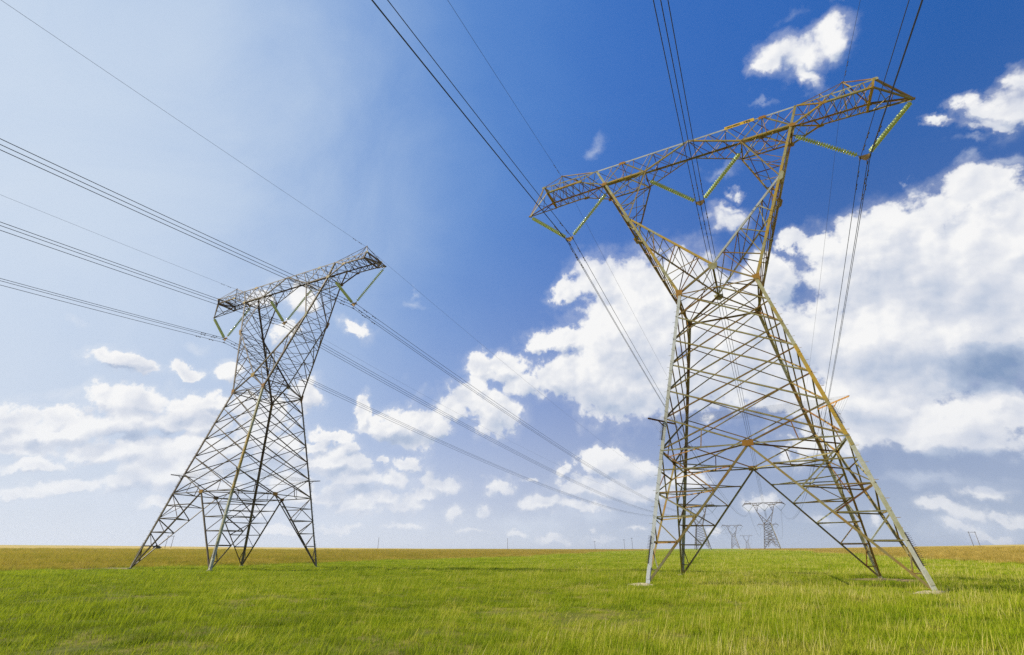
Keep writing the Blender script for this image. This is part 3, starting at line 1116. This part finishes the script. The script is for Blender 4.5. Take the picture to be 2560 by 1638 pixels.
            for a, b in zip(seq, seq[1:]):
                mb.angle(a, b, .07 * k, inn, random.random())
            mb.angle(Wp[(sx, sy)] + off, ii[0], .06 * k, inn, random.random())
            B(mb, 'arm_bracing', ms)
            mb = MB()
            # triangle between chord and horn
            c1, c2 = col(.76, sy) + off, col(.88, sy) + off
            h1, h2 = horn(.33, sy) + off, horn(.66, sy) + off
            for a, b in ((c1, h1), (c1, h2), (h2, c2), (c2, H(sy) + off), (h1, lerp(K(sy), c1, .5))):
                mb.angle(a, b, .06 * k, inn, random.random())
            B(mb, 'horn_bracing', ms)
            mb = MB()
            gusset(mb, K(sy) - off * 2, (sx * .4, 0, 1), (1, 0, -.4 * sx), inn, .45, .16)
            B(mb, 'gusset_plate', M['mustard'])
            mb = MB()
            w0 = Wp[(sx, sy)]
            mb.plate([w0 + Vector((sx * .18, 0, .42)), w0 + Vector((-sx * .36, 0, .30)), w0 + Vector((-sx * .24, 0, -.1)), w0 + Vector((-sx * .12, 0, -.48)), w0 + Vector((sx * .10, 0, -.42))], inn, .05)
            B(mb, 'gusset_plate', M['rust'])
        # outer and inner side faces: long crossing diagonals, same rhythm as the body
        mb = MB()
        N = 8
        fo = [t['tK'] * i / 6 for i in range(7)] + [t['tK'] + (1 - t['tK']) * i / 3 for i in (1, 2, 3)]
        for i in range(len(fo) - 2):
            mb.angle(col(fo[i], -1), col(fo[i + 2], 1), .06 * k, (-sx, 0, 0), random.random())
            mb.angle(col(fo[i], 1), col(fo[i + 2], -1), .06 * k, (-sx, 0, 0), random.random(), True)
        mb.angle(col(0, -1), col(fo[1], 1), .06 * k, (-sx, 0, 0), .5)
        mb.angle(col(0, 1), col(fo[1], -1), .06 * k, (-sx, 0, 0), .3)
        B(mb, 'arm_side_bracing', ms)
        mb = MB()
        fi_ = [0, .18, .36, .54, .72, .88, 1.0]
        for i in range(len(fi_) - 1):
            mb.angle(inner(fi_[i], -1), inner(fi_[i + 1], 1), .055 * k, (0, 0, -1), random.random())
            mb.angle(inner(fi_[i], 1), inner(fi_[i + 1], -1), .055 * k, (0, 0, -1), random.random(), True)
        for f in (.36, .72, 1):
            mb.angle(inner(f, -1), inner(f, 1), .06 * k, (0, 0, -1), .6)
        for f0, f1 in ((0, .5), (.5, 1)):
            mb.angle(horn(f0, -1), horn(f1, 1), .05 * k, (0, 0, -1), random.random())
            mb.angle(horn(f0, 1), horn(f1, -1), .05 * k, (0, 0, -1), random.random())
        B(mb, 'arm_side_bracing', ms)
    mb = MB()
    cz = yat(t['zC'])
    Cf, Cb = Vector((0, -cz, t['zC'])), Vector((0, cz, t['zC']))
    mb.angle(Cf, Cb, .12 * k, (0, 0, -1), .7)
    for sx in (-1, 1):
        mb.angle(lerp(Cf, Cb, .5), Vector((sx * t['Wx'], 0, t['zW'])), .06 * k, (0, 0, -1), .4)
    B(mb, 'crotch_strut', ms)
    for c, s in ((Cf, -1), (Cb, 1)):
        mb = MB()
        off = Vector((0, s * .04, 0))
        mb.plate([c + off + Vector(q) for q in ((-.36, 0, .14), (.36, 0, .14), (.26, 0, -.30), (0, 0, -.42), (-.26, 0, -.30))], (0, 1, 0), .04)
        B(mb, 'gusset_plate', M['mustard'])
    # ---- bridge (cross-arm)
    for sy in (-1, 1):
        inn = (0, -sy, 0)
        off = Vector(inn) * .02
        yF = sy * t['Fy']
        X = lambda x, z: Vector((x, yF, z))
        zT, zF = t['zT'], t['zF']
        mb = MB()
        for a, b, r in ((-t['Tx'], -3.2, .95), (-3.2, 3.2, .65), (3.2, t['Tx'], .8)):
            mb.corner(X(a, zT), X(b, zT), .15 * k, (0, -sy, 0), (0, 0, -1), r)
        B(mb, 'top_chord', ms if shaded else (M['leg_pale'] if sy < 0 else ms))
        for sx in (-1, 1):
            mb = MB()
            mb.corner(X(sx * t['Fx'], zF), X(sx * t['Hx'], zF), .16 * k, (0, -sy, 0), (0, 0, 1), .5)
            arch = lambda f: lerp(X(sx * t['Hx'], zF), X(0, zT), f)
            mb.corner(X(sx * t['Hx'], zF), X(0, zT), .12 * k, (0, -sy, 0), (0, 0, 1), .55)
            B(mb, 'bottom_chord', M['mustard'] if sy < 0 and not shaded else ms)
            mb = MB()
            S = X(sx * 6.05, zT)
            mb.angle(S, X(sx * t['Fx'], zF), .10 * k, inn, .8)
            mb.angle(S, X(sx * t['Hx'], zF), .10 * k, inn, .8)
            m1 = lerp(S, X(sx * t['Fx'], zF), .5)
            m2 = lerp(S, X(sx * t['Hx'], zF), .5)
            mb.angle(m1 + off, X(sx * 7.4, zT) + off, .05 * k, inn, .3)
            mb.angle(m2 + off, X(sx * 4.9, zT) + off, .05 * k, inn, .3)
            mb.angle(m1 + off, X(sx * 6.6, zF) + off, .05 * k, inn, .2)
            mb.angle(m2 + off, X(sx * 5.5, zF) + off, .05 * k, inn, .2)
            mb.angle(S, X(sx * 6.05, zF), .055 * k, inn, .15)
            mb.angle(X(sx * t['Hx'], zF) + off, X(sx * 3.1, zT) + off, .07 * k, inn, .85)
            mb.angle(X(sx * 3.1, zT) + off, arch(.48) + off, .055 * k, inn, .4)
            mb.angle(arch(.48) + off, X(sx * 1.7, zT) + off, .055 * k, inn, .4)
            B(mb, 'bridge_bracing', ms)
            mb = MB()
            gusset(mb, S - off * 1.5 + Vector((0, 0, -.1)), (1, 0, 0), (0, 0, 1), inn, .33, .14)
            B(mb, 'gusset_plate', M['rust'] if not shaded else M['mustard'])
            mb = MB()
            gusset(mb, X(sx * t['Fx'], zF) - off * 2, (1, 0, 0), (0, 0, 1), inn, .26, .16)
            B(mb, 'gusset_plate', M['rust'] if not shaded else M['mustard'])
    # top and bottom plan bracing of the bridge
    mb = MB()
    xs = [-8.6725 + 17.345 * i / 10 for i in range(11)]
    for i in range(10):
        a, b = (1, -1) if i % 2 else (-1, 1)
        mb.angle((xs[i], a * t['Fy'], zT), (xs[i + 1], b * t['Fy'], zT), .055 * k, (0, 0, -1), .1 + .3 * random.random())
        mb.angle((xs[i], -a * t['Fy'], zT - .03), (xs[i + 1], -b * t['Fy'], zT - .03), .055 * k, (0, 0, -1), .1 + .3 * random.random())
    for x in (-6.05, -3.1, 0, 3.1, 6.05):
        mb.angle((x, -t['Fy'], zT), (x, t['Fy'], zT), .06 * k, (0, 0, -1), random.random())
    for sx in (-1, 1):
        xx = [t['Fx'], 6.65, 5.36, t['Hx']]
        for i in range(3):
            mb.angle((sx * xx[i], -t['Fy'], zF), (sx * xx[i + 1], t['Fy'], zF), .055 * k, (0, 0, 1), random.random())
            mb.angle((sx * xx[i], t['Fy'], zF + .03), (sx * xx[i + 1], -t['Fy'], zF + .03), .055 * k, (0, 0, 1), random.random())
        for x in (t['Fx'], t['Hx']):
            mb.angle((sx * x, -t['Fy'], zF), (sx * x, t['Fy'], zF), .10 * k, (0, 0, 1), .4)
        for f0, f1 in ((0, .33), (.33, .66), (.66, 1)):
            p = lambda f, s: lerp((sx * t['Hx'], s * t['Fy'], zF), (0, s * t['Fy'], zT), f)
            mb.angle(p(f0, -1), p(f1, 1), .05 * k, (0, 0, 1), random.random())
            mb.angle(p(f0, 1), p(f1, -1), .05 * k, (0, 0, 1), random.random())
    B(mb, 'plan_bracing', ms)
    # ---- cantilevers with earth-wire peaks
    for sx in (-1, 1):
        E = lambda s: Vector((sx * t['Ex'], s * t['Ey'], t['zET']))
        EB = lambda s: Vector((sx * t['EBx'], s * t['Ey'], t['zEB']))
        G = lambda s: Vector((sx * t['Gx'], s * t['Gy'], t['zG']))
        Tt = lambda s: Vector((sx * t['Tx'], s * t['Fy'], t['zT']))
        F = lambda s: Vector((sx * t['Fx'], s * t['Fy'], t['zF']))
        tip = Vector((sx * t['Px'], 0, t['zP']))
        pk = Vector((sx * t['Qx'], 0, t['zQ']))
        mb = MB()
        for s in (-1, 1):
            mb.corner(Tt(s), E(s), .12 * k, (0, -s, 0), (0, 0, -1), .8 if s < 0 else .3)
            mb.corner(G(s), EB(s), .15 * k, (0, -s, 0), (0, 0, 1), .55)
            mb.angle(F(s), G(s), .12 * k, (0, -s, 0), .55)
            mb.angle(Tt(s), G(s), .10 * k, (0, -s, 0), .5)
        B(mb, 'cantilever_chord', M['mustard'] if not shaded else ms)
        mb = MB()
        for s in (-1, 1):
            top = [lerp(Tt(s), E(s), f) for f in (.25, .45, .65, .85, 1)]
            bot = [lerp(G(s), EB(s), f) for f in (0, .3, .6, .85, 1)]
            seq = [top[0], bot[0], top[1], bot[1], top[2], bot[2], top[3], bot[3], top[4]]
            for a, b in zip(seq, seq[1:]):
                mb.angle(a, b, .055 * k, (0, -s, 0), random.random())
            mb.angle(lerp(F(s), Tt(s), .5), lerp(F(s), G(s), .5), .055 * k, (0, -s, 0), random.random())
            mb.angle(lerp(Tt(s), G(s), .5), lerp(F(s), G(s), .5), .055 * k, (0, -s, 0), random.random())
        for f0, f1 in ((0, .2), (.2, .4), (.4, .6), (.6, .8), (.8, 1)):
            p = lambda f, s: lerp(Tt(s), E(s), f)
            q = lambda f, s: lerp(G(s), EB(s), f)
            mb.angle(p(f0, -1), p(f1, 1), .05 * k, (0, 0, -1), random.random())
            mb.angle(p(f0, 1), p(f1, -1), .05 * k, (0, 0, -1), random.random())
            mb.angle(q(f0, -1), q(f1, 1), .05 * k, (0, 0, 1), random.random())
            mb.angle(q(f0, 1), q(f1, -1), .05 * k, (0, 0, 1), random.random())
        for f0, f1 in ((0, .5), (.5, 1)):
            r_ = lambda f, s: lerp(F(s), G(s), f)
            mb.angle(r_(f0, -1), r_(f1, 1), .05 * k, (0, 0, 1), random.random())
            mb.angle(r_(f0, 1), r_(f1, -1), .05 * k, (0, 0, 1), random.random())
        B(mb, 'cantilever_bracing', ms)
        mb = MB()
        for a, b in ((E(-1), E(1)), (EB(-1), EB(1)), (E(-1), EB(-1)), (E(1), EB(1))):
            mb.angle(a, b, .16 * k, (-sx, 0, 0), .3)
        for dz in (.25, -.22):
            mb.angle(lerp(EB(-1), EB(1), 0) + Vector((0, 0, dz * .3)), lerp(E(-1), E(1), 1) + Vector((0, 0, -abs(dz) * .5)), .10 * k, (-sx, 0, 0), .35)
        B(mb, 'end_frame', ms if shaded else M['mustard'])
        mb = MB()
        for s in (-1, 1):
            mb.angle(E(s), tip + Vector((0, s * .04, 0.05)), .13 * k, (0, -s, 0), .3)
            mb.angle(EB(s), tip + Vector((0, s * .04, -.02)), .12 * k, (0, -s, 0), .7)
            mb.angle(lerp(EB(s), tip, .5), E(s), .055 * k, (0, -s, 0), random.random())
            mb.angle(lerp(EB(s), tip, .5), lerp(EB(-s), tip, .1), .05 * k, (0, 0, 1), random.random())
        mb.angle(lerp(EB(-1), tip, .5), lerp(EB(1), tip, .5), .05 * k, (0, 0, 1), .4)
        mb.box(tip, (.14, 0, -.03), (0, .07, 0), (.02, 0, .07), .2)
        B(mb, 'arm_tip', ms)
        mb = MB()
        for s in (-1, 1):
            mb.angle(pk, Tt(s) + Vector((sx * .3, 0, 0)), .07 * k, (0, -s, 0), .3)
            mb.angle(pk, E(s), .07 * k, (0, -s, 0), .25)
            mb.angle(pk, lerp(Tt(s), E(s), .71), .055 * k, (0, -s, 0), .5)
            mb.angle(lerp(pk, Tt(s), .5), lerp(Tt(s), E(s), .35), .045 * k, (0, -s, 0), .5)
        mb.angle(lerp(pk, Tt(-1), .5), lerp(pk, Tt(1), .5), .045 * k, (0, 0, -1), .5)
        mb.box(pk, (.10, 0, 0), (0, .05, 0), (0, 0, .05), .2)
        B(mb, 'earth_wire_peak', ms)
        for s in (-1, 1):
            inn = (0, -s, 0)
            for c, a, b in ((G(s) + Vector((0, s * .03, 0)), .30, .13), (E(s) + Vector((0, s * .03, -.05)), .22, .14)):
                mb = MB()
                gusset(mb, c, (1, 0, 0), (0, 0, 1), inn, a, b)
                B(mb, 'gusset_plate', M['mustard'])
    if near:
        # attachment beams for the insulators
        for x in (t['Fx'], t['Hx']):
            for sx in (-1, 1):
                mb = MB()
                mb.angle((sx * x, -.3, zF + .02), (sx * x, .3, zF + .02), .14, (0, 0, -1), .2)
                B(mb, 'insulator_beam', ms)
        # anti-climbing guard: two-armed brackets on the legs with strands of wire
        za = 9.15
        wires = MB()
        arms = {}
        for sx in (-1, 1):
            for sy in (-1, 1):
                p = leg_pt(sx, sy, za)
                o_ = Vector((sx, sy, 0)).normalized()
                up = Vector((0, 0, 0.10))
                a, b = p + o_ * 1.15 + up, p - o_ * 0.85 - up
                mb = MB()
                mb.angle(b, a, .085, (0, 0, -1), .2)
                mb.angle(p - Vector((0, 0, .35)), p + o_ * .45 + up * .4, .05, (0, 0, -1), .2)
                B(mb, 'guard_bracket', M['rust'] if sx > 0 and sy < 0 and not shaded else ms)
                arms[(sx, sy)] = (b, a)
        order = [(-1, -1), (1, -1), (1, 1), (-1, 1)]
        for i in range(12):
            f = i / 11
            for j in range(4):
                q0, q1 = arms[order[j]], arms[order[(j + 1) % 4]]
                a, b = lerp(q0[0], q0[1], f), lerp(q1[0], q1[1], f)
                pts = [lerp(a, b, s) - Vector((0, 0, .10 * 4 * s * (1 - s))) for s in (0, .2, .4, .6, .8, 1)]
                wires.tube(pts, .0045, 3, .5)
        B(wires, 'guard_wires', M['wire_far'])
    if plate:
        mb = MB()
        y0 = -t['Fy'] - .06
        mb.box((4.25, y0, zT - .06), (1.18, 0, 0), (0, .012, 0), (0, 0, .165), .5)
        pl = B(mb, 'number_plate', M['yellow'])
        for body, x, zz, size in (('190', 4.55, -.165, .30), ('MAT-MERC', 3.25, -.115, .17)):
            cu = bpy.data.curves.new('lettering', 'FONT')
            cu.body = body
            cu.size = size
            cu.extrude = 0.004
            cu.offset = 0.006
            tmp = bpy.data.objects.new('tmp_text', cu)
            me = bpy.data.meshes.new_from_object(tmp)
            me.name = 'lettering'
            bpy.data.objects.remove(tmp)
            for v in me.vertices:
                X_, Y_ = v.co.x * 1.25, v.co.y
                zc = zT + zz + Y_
                v.co = (x + X_ + zc * shear[0], y0 - .018 - v.co.z + zc * shear[1], zc)
            me.materials.clear()
            me.materials.append(M['black'])
            lo = bpy.data.objects.new('lettering', me)
            COL.objects.link(lo)
            lo.parent = pl
    return root


YR, YL = -0.4561, -0.4533
RLOC, LLOC = (15.6759, 32.0141, 0.0372), (-30.4067, 56.9146, 0.02)
SHR, SHL = (0.0117, 0.0290), (0.0116, -0.0045)
LZ = 0.2499


def frame_at(loc, yaw, shear, p):
    x, y, z = p
    x += z * shear[0]
    y += z * shear[1]
    return Vector((loc[0] + x * math.cos(yaw) - y * math.sin(yaw), loc[1] + x * math.sin(yaw) + y * math.cos(yaw), loc[2] + z))


LLOC = (LLOC[0], LLOC[1], LZ - 0.15)
towers_r = [dict(loc=RLOC, yaw=YR, sh=SHR), dict(loc=(209.4, 420.4, 3.5), yaw=YR, sh=(0, 0)), dict(loc=(428.1, 859.4, 8.6), yaw=YR, sh=(0, 0))]
towers_l = [dict(loc=LLOC, yaw=YL, sh=SHL), dict(loc=(160.1, 438.6, 3.2), yaw=YL, sh=(0, 0)), dict(loc=(356.9, 834.7, 5.7), yaw=YL, sh=(0, 0)),
            dict(loc=(620.7, 1374.1, 6.0), yaw=YL, sh=(0, 0))]
random.seed(21)
tower(RLOC, YR, 'nearest tall lattice pylon on the right with mustard lichen and a yellow plate numbered 190', SHR, True, True)
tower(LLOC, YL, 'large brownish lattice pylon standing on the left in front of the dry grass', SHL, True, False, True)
tower(towers_r[1]['loc'], YR, 'small distant pylon seen under the near right pylon, tallest of those on the horizon', near=False, shaded=True)
tower(towers_r[2]['loc'], YR, 'tiny far pylon directly behind the tallest of the horizon pylons', near=False, shaded=True)
tower(towers_l[1]['loc'], YL, 'distant pylon on the horizon between the left legs of the near right pylon', near=False, shaded=True)
tower(towers_l[2]['loc'], YL, 'far pylon on the horizon between the near legs, left of a smaller one', near=False, shaded=True)
tower(towers_l[3]['loc'], YL, 'farthest and smallest pylon on the horizon, just left of the tallest one there', near=False, shaded=True)

# ================================================================== insulator strings
def disc_mesh():
    mb = MB()
    mb.lathe((0, 0, 0), (0, 0, 1), [(0.0, .04), (.015, .07), (.03, .17), (.05, .190), (.07, .182), (.095, .11), (.12, .07), (.15, .065), (.17, .03)], 14, .5)
    me = mb.build('disc', M['glass'])
    d = me.data
    bpy.data.objects.remove(me)
    return d


DISC = disc_mesh()


def v_string(tw, phase, label, near=True):
    """V of two glass strings with a yoke plate at the bottom; phase -1, 0, 1"""
    t = T
    fr = lambda p: frame_at(tw['loc'], tw['yaw'], tw['sh'], p)
    if phase == 0:
        tops = [(-t['Hx'], 0, t['zF']), (t['Hx'], 0, t['zF'])]
        vx = 0
    else:
        o_, i_ = (phase * t['Px'], 0, t['zP'] - .05), (phase * t['Fx'], 0, t['zF'])
        tops = [o_, i_] if phase < 0 else [i_, o_]
        vx = phase * t['vx']
    v = Vector((vx, 0, t['vz']))
    # shear of the whole V: anchor at its own tower frame
    base = fr(v)
    root = empty('v_insulator', base, 0)
    tag(root, label, 'insulator', 'V-shaped insulator sets under the cross-arms')
    ends = [fr((vx - .24, 0, t['vz'] + .16)), fr((vx + .24, 0, t['vz'] + .16))]
    if not near:
        mb = MB()
        for tp, e in zip(tops, ends):
            a, b = fr(tp) - base, e - base
            mb.rod(a, b, .13, 6, .5)
        mb.build('insulator_string', M['cap'], root)
        mb = MB()
        mb.box((0, 0, .05), (.35, 0, 0), (0, .06, 0), (0, 0, .2))
        mb.build('yoke_plate', M['damper'], root)
        return
    for tp, e in zip(tops, ends):
        a, b = fr(tp) - base, e - base
        d = (b - a).normalized()
        mb = MB()
        mb.rod(a, b, .022, 6, .4)
        mb.rod(a, a + d * .35, .03, 6, .4)
        st = mb.build('insulator_string', M['cap'], root)
        L = (b - a).length
        n = 24
        s0 = .42
        step = (L - s0 - .25) / n
        q = d.to_track_quat('Z', 'Y')
        for i in range(n):
            o = bpy.data.objects.new('disc', DISC)
            COL.objects.link(o)
            o.parent = st
            o.location = a + d * (s0 + i * step)
            o.rotation_euler = q.to_euler()
            o.scale = (1, 1, 1.2)
    yaw = tw['yaw']
    ux = Vector((math.cos(yaw), math.sin(yaw), 0))
    uy = Vector((-math.sin(yaw), math.cos(yaw), 0))
    mb = MB()
    mb.plate([ux * -.38 + Vector((0, 0, .19)), ux * .38 + Vector((0, 0, .19)), ux * .38 + Vector((0, 0, .0)), ux * .08 + Vector((0, 0, -.32)), ux * -.08 + Vector((0, 0, -.32)), ux * -.38 + Vector((0, 0, .0))], uy, .03, .5)
    mb.build('yoke_plate', M['yoke'], root)
    for cx, cz in SUB:
        mb = MB()
        c = ux * cx + Vector((0, 0, cz))
        mb.rod(c + Vector((0, 0, .02 if cz > -.3 else .25)), c, .02, 5)
        mb.box(c + Vector((0, 0, 0)), uy * .17, ux * .035, (0, 0, .05), .4)
        mb.build('suspension_clamp', M['damper'], root)


SUB = [(-.33, -.05), (.33, -.05), (0, -.60)]
NAMES = {-1: 'left', 0: 'middle', 1: 'right'}
for tw, who, near in ((towers_r[0], 'the near right pylon', True), (towers_l[0], 'the large left pylon', True)):
    for ph in (-1, 0, 1):
        v_string(tw, ph, 'green glass insulator V hanging under the %s of %s' % ({-1: 'left arm tip', 0: 'middle of the bridge', 1: 'right arm tip'}[ph], who))
for tw, who in ((towers_r[1], 'the tallest horizon pylon'), (towers_l[1], 'the horizon pylon between the left legs'), (towers_r[2], 'the tiny pylon behind the tallest horizon one'), (towers_l[2], 'the far pylon between the leg pairs')):
    for ph in (-1, 0, 1):
        v_string(tw, ph, 'small dark insulator V, %s of %s' % ({-1: 'left arm', 0: 'centre', 1: 'right arm'}[ph], who), False)


# ================================================================== conductors and earth wires
def wire_path(tws, p, sag, back=430.0, sag_back=13.5):
    pts = []
    anchors = [frame_at(w['loc'], w['yaw'], w['sh'], p) for w in tws]
    dirv = (frame_at((0, 0, 0), tws[0]['yaw'], (0, 0), (0, -1, 0))).normalized()
    a0 = anchors[0]
    b = a0 + dirv * back
    for i in range(60, 0, -1):
        u = (i / 60) ** 1.5
        q = a0 + (b - a0) * u
        q.z -= 4 * sag_back * u * (1 - u)
        pts.append(q)
    pts.append(a0)
    for k in range(len(anchors) - 1):
        a, c = anchors[k], anchors[k + 1]
        n = 60 if k == 0 else 24
        L = (c - a).length
        sg = sag * (L / 430) ** 2 if k else sag
        for i in range(1, n + 1):
            u = (i / n) ** (1.5 if k == 0 else 1)
            q = a + (c - a) * u
            q.z -= 4 * sg * u * (1 - u)
            pts.append(q)
    return pts


def damper_mesh():
    mb = MB()
    mb.rod((-.26, 0, -.09), (.26, 0, -.09), .008, 4)
    for s in (-1, 1):
        mb.lathe((s * .15, 0, -.09), (s, 0, 0), [(0, .01), (.01, .042), (.14, .048), (.17, .03), (.175, .0)], 8)
    mb.box((0, 0, -.045), (.025, 0, 0), (0, .02, 0), (0, 0, .05))
    o = mb.build('vibration_damper', M['damper'])
    d = o.data
    bpy.data.objects.remove(o)
    return d


DAMP = damper_mesh()


def add_dampers(wire, pts, at, offs, big=1.0):
    i0 = min(range(len(pts)), key=lambda i: (pts[i] - at).length)
    for s in offs:
        # walk along the path
        step = 1 if s > 0 else -1
        left, i = abs(s), i0
        while True:
            seg = (pts[i + step] - pts[i]).length
            if seg >= left:
                break
            left -= seg
            i += step
        p = pts[i] + (pts[i + step] - pts[i]).normalized() * left
        d = (pts[i + step] - pts[i]).normalized()
        o = bpy.data.objects.new('vibration_damper', DAMP)
        COL.objects.link(o)
        o.location = p
        o.rotation_euler = (0, -math.asin(d.z), math.atan2(d.y, d.x))
        o.scale = (big, big, big)
        o.parent = wire


POSN = ['upper left strand', 'upper right strand', 'lower strand']
for tws, line, near_name in ((towers_r, 'right', 'near right pylon'), (towers_l, 'left', 'large left pylon')):
    for ph in (-1, 0, 1):
        for k, (cx, cz) in enumerate(SUB):
            p = (ph * T['vx'] + cx, 0, T['vz'] + cz)
            sag = {('right', -1): 12.0, ('right', 0): 13.0, ('right', 1): 14.5}.get((line, ph), 10.2)
            sagb = {('right', -1): 15.8, ('right', 0): 13, ('right', 1): 10.8, ('left', -1): 13.7, ('left', 0): 12.2, ('left', 1): 12.0}[(line, ph)]
            pts = wire_path(tws, p, sag, sag_back=sagb)
            mb = MB()
            mb.tube(pts, .025, 6, .5)
            o = mb.build('conductor', M['wire'])
            tag(o, '%s of the bundle under the %s insulator of the %s' % (POSN[k], NAMES[ph], near_name), 'power line', 'bundled power conductors')
            sh = 0.35 * (k - 1)
            add_dampers(o, pts, frame_at(tws[0]['loc'], tws[0]['yaw'], tws[0]['sh'], p), [-3.3 - sh, -1.7 - sh * .5, 1.7 + sh * .5, 3.3 + sh])
    for sx in (-1, 1):
        p = (sx * T['Qx'], 0, T['zQ'] - .12)
        sagb = {('right', -1): 14.9, ('right', 1): 10.0, ('left', -1): 10.0, ('left', 1): 7.4}[(line, sx)]
        pts = wire_path(tws, p, 9.0, sag_back=sagb)
        mb = MB()
        mb.tube(pts, .012, 5, .5)
        o = mb.build('earth_wire', M['wire'])
        tag(o, 'thin single earth wire over the %s peak of the %s' % ('left' if sx < 0 else 'right', near_name), 'power line', 'thin earth wires')
        add_dampers(o, pts, frame_at(tws[0]['loc'], tws[0]['yaw'], tws[0]['sh'], p), [-2.2, -1.2, 1.2, 2.2], .8)


# ================================================================== poles and bush on the horizon, patches by the feet
def at_px(X, r):
    """ground point at distance r under the azimuth of chart column X on the horizon"""
    d = px_dir(X, 1375)
    s = math.hypot(d.x, d.y)
    x, y = d.x / s * r, d.y / s * r
    return x, y, ground_z(x, y)


def pole(X, r, h, label, arms=True, twin=False):
    x, y, z = at_px(X, r)
    root = empty('utility_pole', (x, y, z), 0)
    tag(root, label, 'pole', 'wooden poles on the horizon')
    for dx in ((-2.0, 2.0) if twin else (0,)):
        mb = MB()
        mb.rod((dx, 0, -1), (dx, 0, h), .17, 8, .5, .12)
        mb.build('pole_shaft', M['wood'], root)
    if arms:
        mb = MB()
        mb.box((0, 0, h - .5), (2.6 if twin else 1.1, 0, 0), (0, .08, 0), (0, 0, .1))
        mb.build('cross_bar', M['wood'], root)
    return (x, y, z + h)


pole(418, 430, 8, 'twin wooden pole on the horizon behind the left legs of the large left pylon', True, True)
pole(944, 420, 9, 'lone wooden pole on the horizon just right of the large left pylon', False)
pole(1269, 430, 9, 'wooden pole on the horizon near the middle of the picture', False)
pole(1488, 520, 8, 'faint short pole on the horizon left of the near right pylon', True)
pole(1562, 520, 9.5, 'thin wooden pole on the horizon, second from the near right pylon leg', True)
pole(1582, 470, 10, 'wooden pole on the horizon closest to the near right pylon leg', True)
pole(2446, 430, 9, 'twin wooden pole on the horizon at the far right', True, True)


def leaf_blob(loc, rx, rz, n, label):
    mb = MB()
    for _ in range(n):
        a, c = random.random() * 6.283, random.uniform(-1, 1)
        r = random.random() ** .4
        s = math.sqrt(1 - c * c)
        lump = 1 + .25 * math.sin(3 * a) + .2 * math.sin(5 * c + a)
        p = Vector((math.cos(a) * s * rx * r * lump, math.sin(a) * s * rx * r * lump, rz + c * rz * r * lump))
        u = Vector((random.gauss(0, 1), random.gauss(0, 1), random.gauss(0, 1))).normalized() * .35
        v = u.orthogonal().normalized() * .3
        mb.add([p - u, p + v, p + u, p - v], [(0, 1, 2, 3)])
    root = empty('bush', loc)
    tag(root, label, 'bush')
    mb.build('crown', M['bush'], root)
    tr = MB()
    tr.rod((0, 0, -.5), (0, 0, rz), .3, 7, .5, .12)
    tr.build('trunk', M['wood'], root)


x, y, z = at_px(389, 300)
leaf_blob((x, y, z - .2), 1.5, .95, 320, 'small dark round bush on the horizon behind the left foot of the large left pylon')


def mound(name, cx, cy, rx, ry, h, mat, label, cat):
    """low irregular patch of soil"""
    vs, fs = [(0, 0, h)], []
    NA, NR = 40, 6
    for j in range(1, NR + 1):
        f = j / NR
        for i in range(NA):
            a = 6.2832 * i / NA
            w = 1 + .16 * math.sin(3 * a + cx) + .10 * math.sin(7 * a + cy) + .06 * math.sin(13 * a)
            zz = h * (1 - f * f) + (.025 * math.sin(9 * a + 5 * f) * math.sin(f * 11)) * (1 - f)
            vs.append((rx * f * w * math.cos(a), ry * f * w * math.sin(a), zz - .05 * f))
    for i in range(NA):
        fs.append((0, 1 + i, 1 + (i + 1) % NA))
    for j in range(NR - 1):
        for i in range(NA):
            a, b = 1 + j * NA + i, 1 + j * NA + (i + 1) % NA
            fs.append((a, a + NA, b + NA, b))
    mb = MB()
    mb.add(vs, fs, .5, True)
    o = mb.build(name, mat)
    o.location = (cx, cy, ground_z(cx, cy) + .03)
    tag(o, kind='structure')
    return o


foot = {(sx, sy): frame_at(RLOC, YR, (0, 0), (sx * T['Bx'], sy * T['By'], 0)) for sx in (-1, 1) for sy in (-1, 1)}
p = foot[(-1, -1)]
mound('bare_ground', p.x - .35, p.y - .35, .85, .40, .08, M['sand'], None, None)
BARE.append((p.x - .3, p.y - .6, 1.3, 1.2))
p = foot[(1, -1)]
mound('bare_ground', p.x - .65, p.y - .2, .65, .28, .08, M['sand'], None, None)
BARE.append((p.x - .8, p.y - .6, 1.1, 1.0))
p = foot[(1, 1)]
mound('bare_ground', p.x - 1.6, p.y - 1.9, 3.0, 1.3, .05, M['soil'], None, None)
BARE.append((p.x - 1.6, p.y - 2.2, 3.2, 1.9))
p = foot[(-1, 1)]
BARE.append((p.x, p.y - .5, .8, 1.0))
for sx in (-1, 1):
    for sy in (-1, 1):
        q = frame_at(LLOC, YL, (0, 0), (sx * T['Bx'], sy * T['By'], 0))
        BARE.append((q.x, q.y - 1.0, .9, 2.0))
q = frame_at(LLOC, YL, (0, 0), (-T['Bx'], -T['By'], 0))
mound('bare_ground', q.x - 5.0, q.y + 2.5, 5.0, 1.0, .03, M['soil'], None, None)
BARE.append((q.x - 5.0, q.y + 1.5, 7.0, 3.0))
build_grass()

# ================================================================== the air itself
mb = MB()
mb.box((0, 0, 15), (9100, 0, 0), (0, 9100, 0), (0, 0, 52))
hm = bpy.data.materials.new('haze_air')
hm.use_nodes = True
hm.node_tree.nodes.clear()
hg = NT(hm.node_tree)
ho = hg.n('ShaderNodeOutputMaterial')
pv = hg.n('ShaderNodeVolumePrincipled')
pv.inputs['Color'].default_value = (0.84, 0.90, 1.0, 1)
pv.inputs['Density'].default_value = 0.00012
pv.inputs['Anisotropy'].default_value = 0.2
hg.l(pv.outputs[0], ho.inputs['Volume'])
hz = mb.build('haze', hm)
tag(hz, kind='stuff')
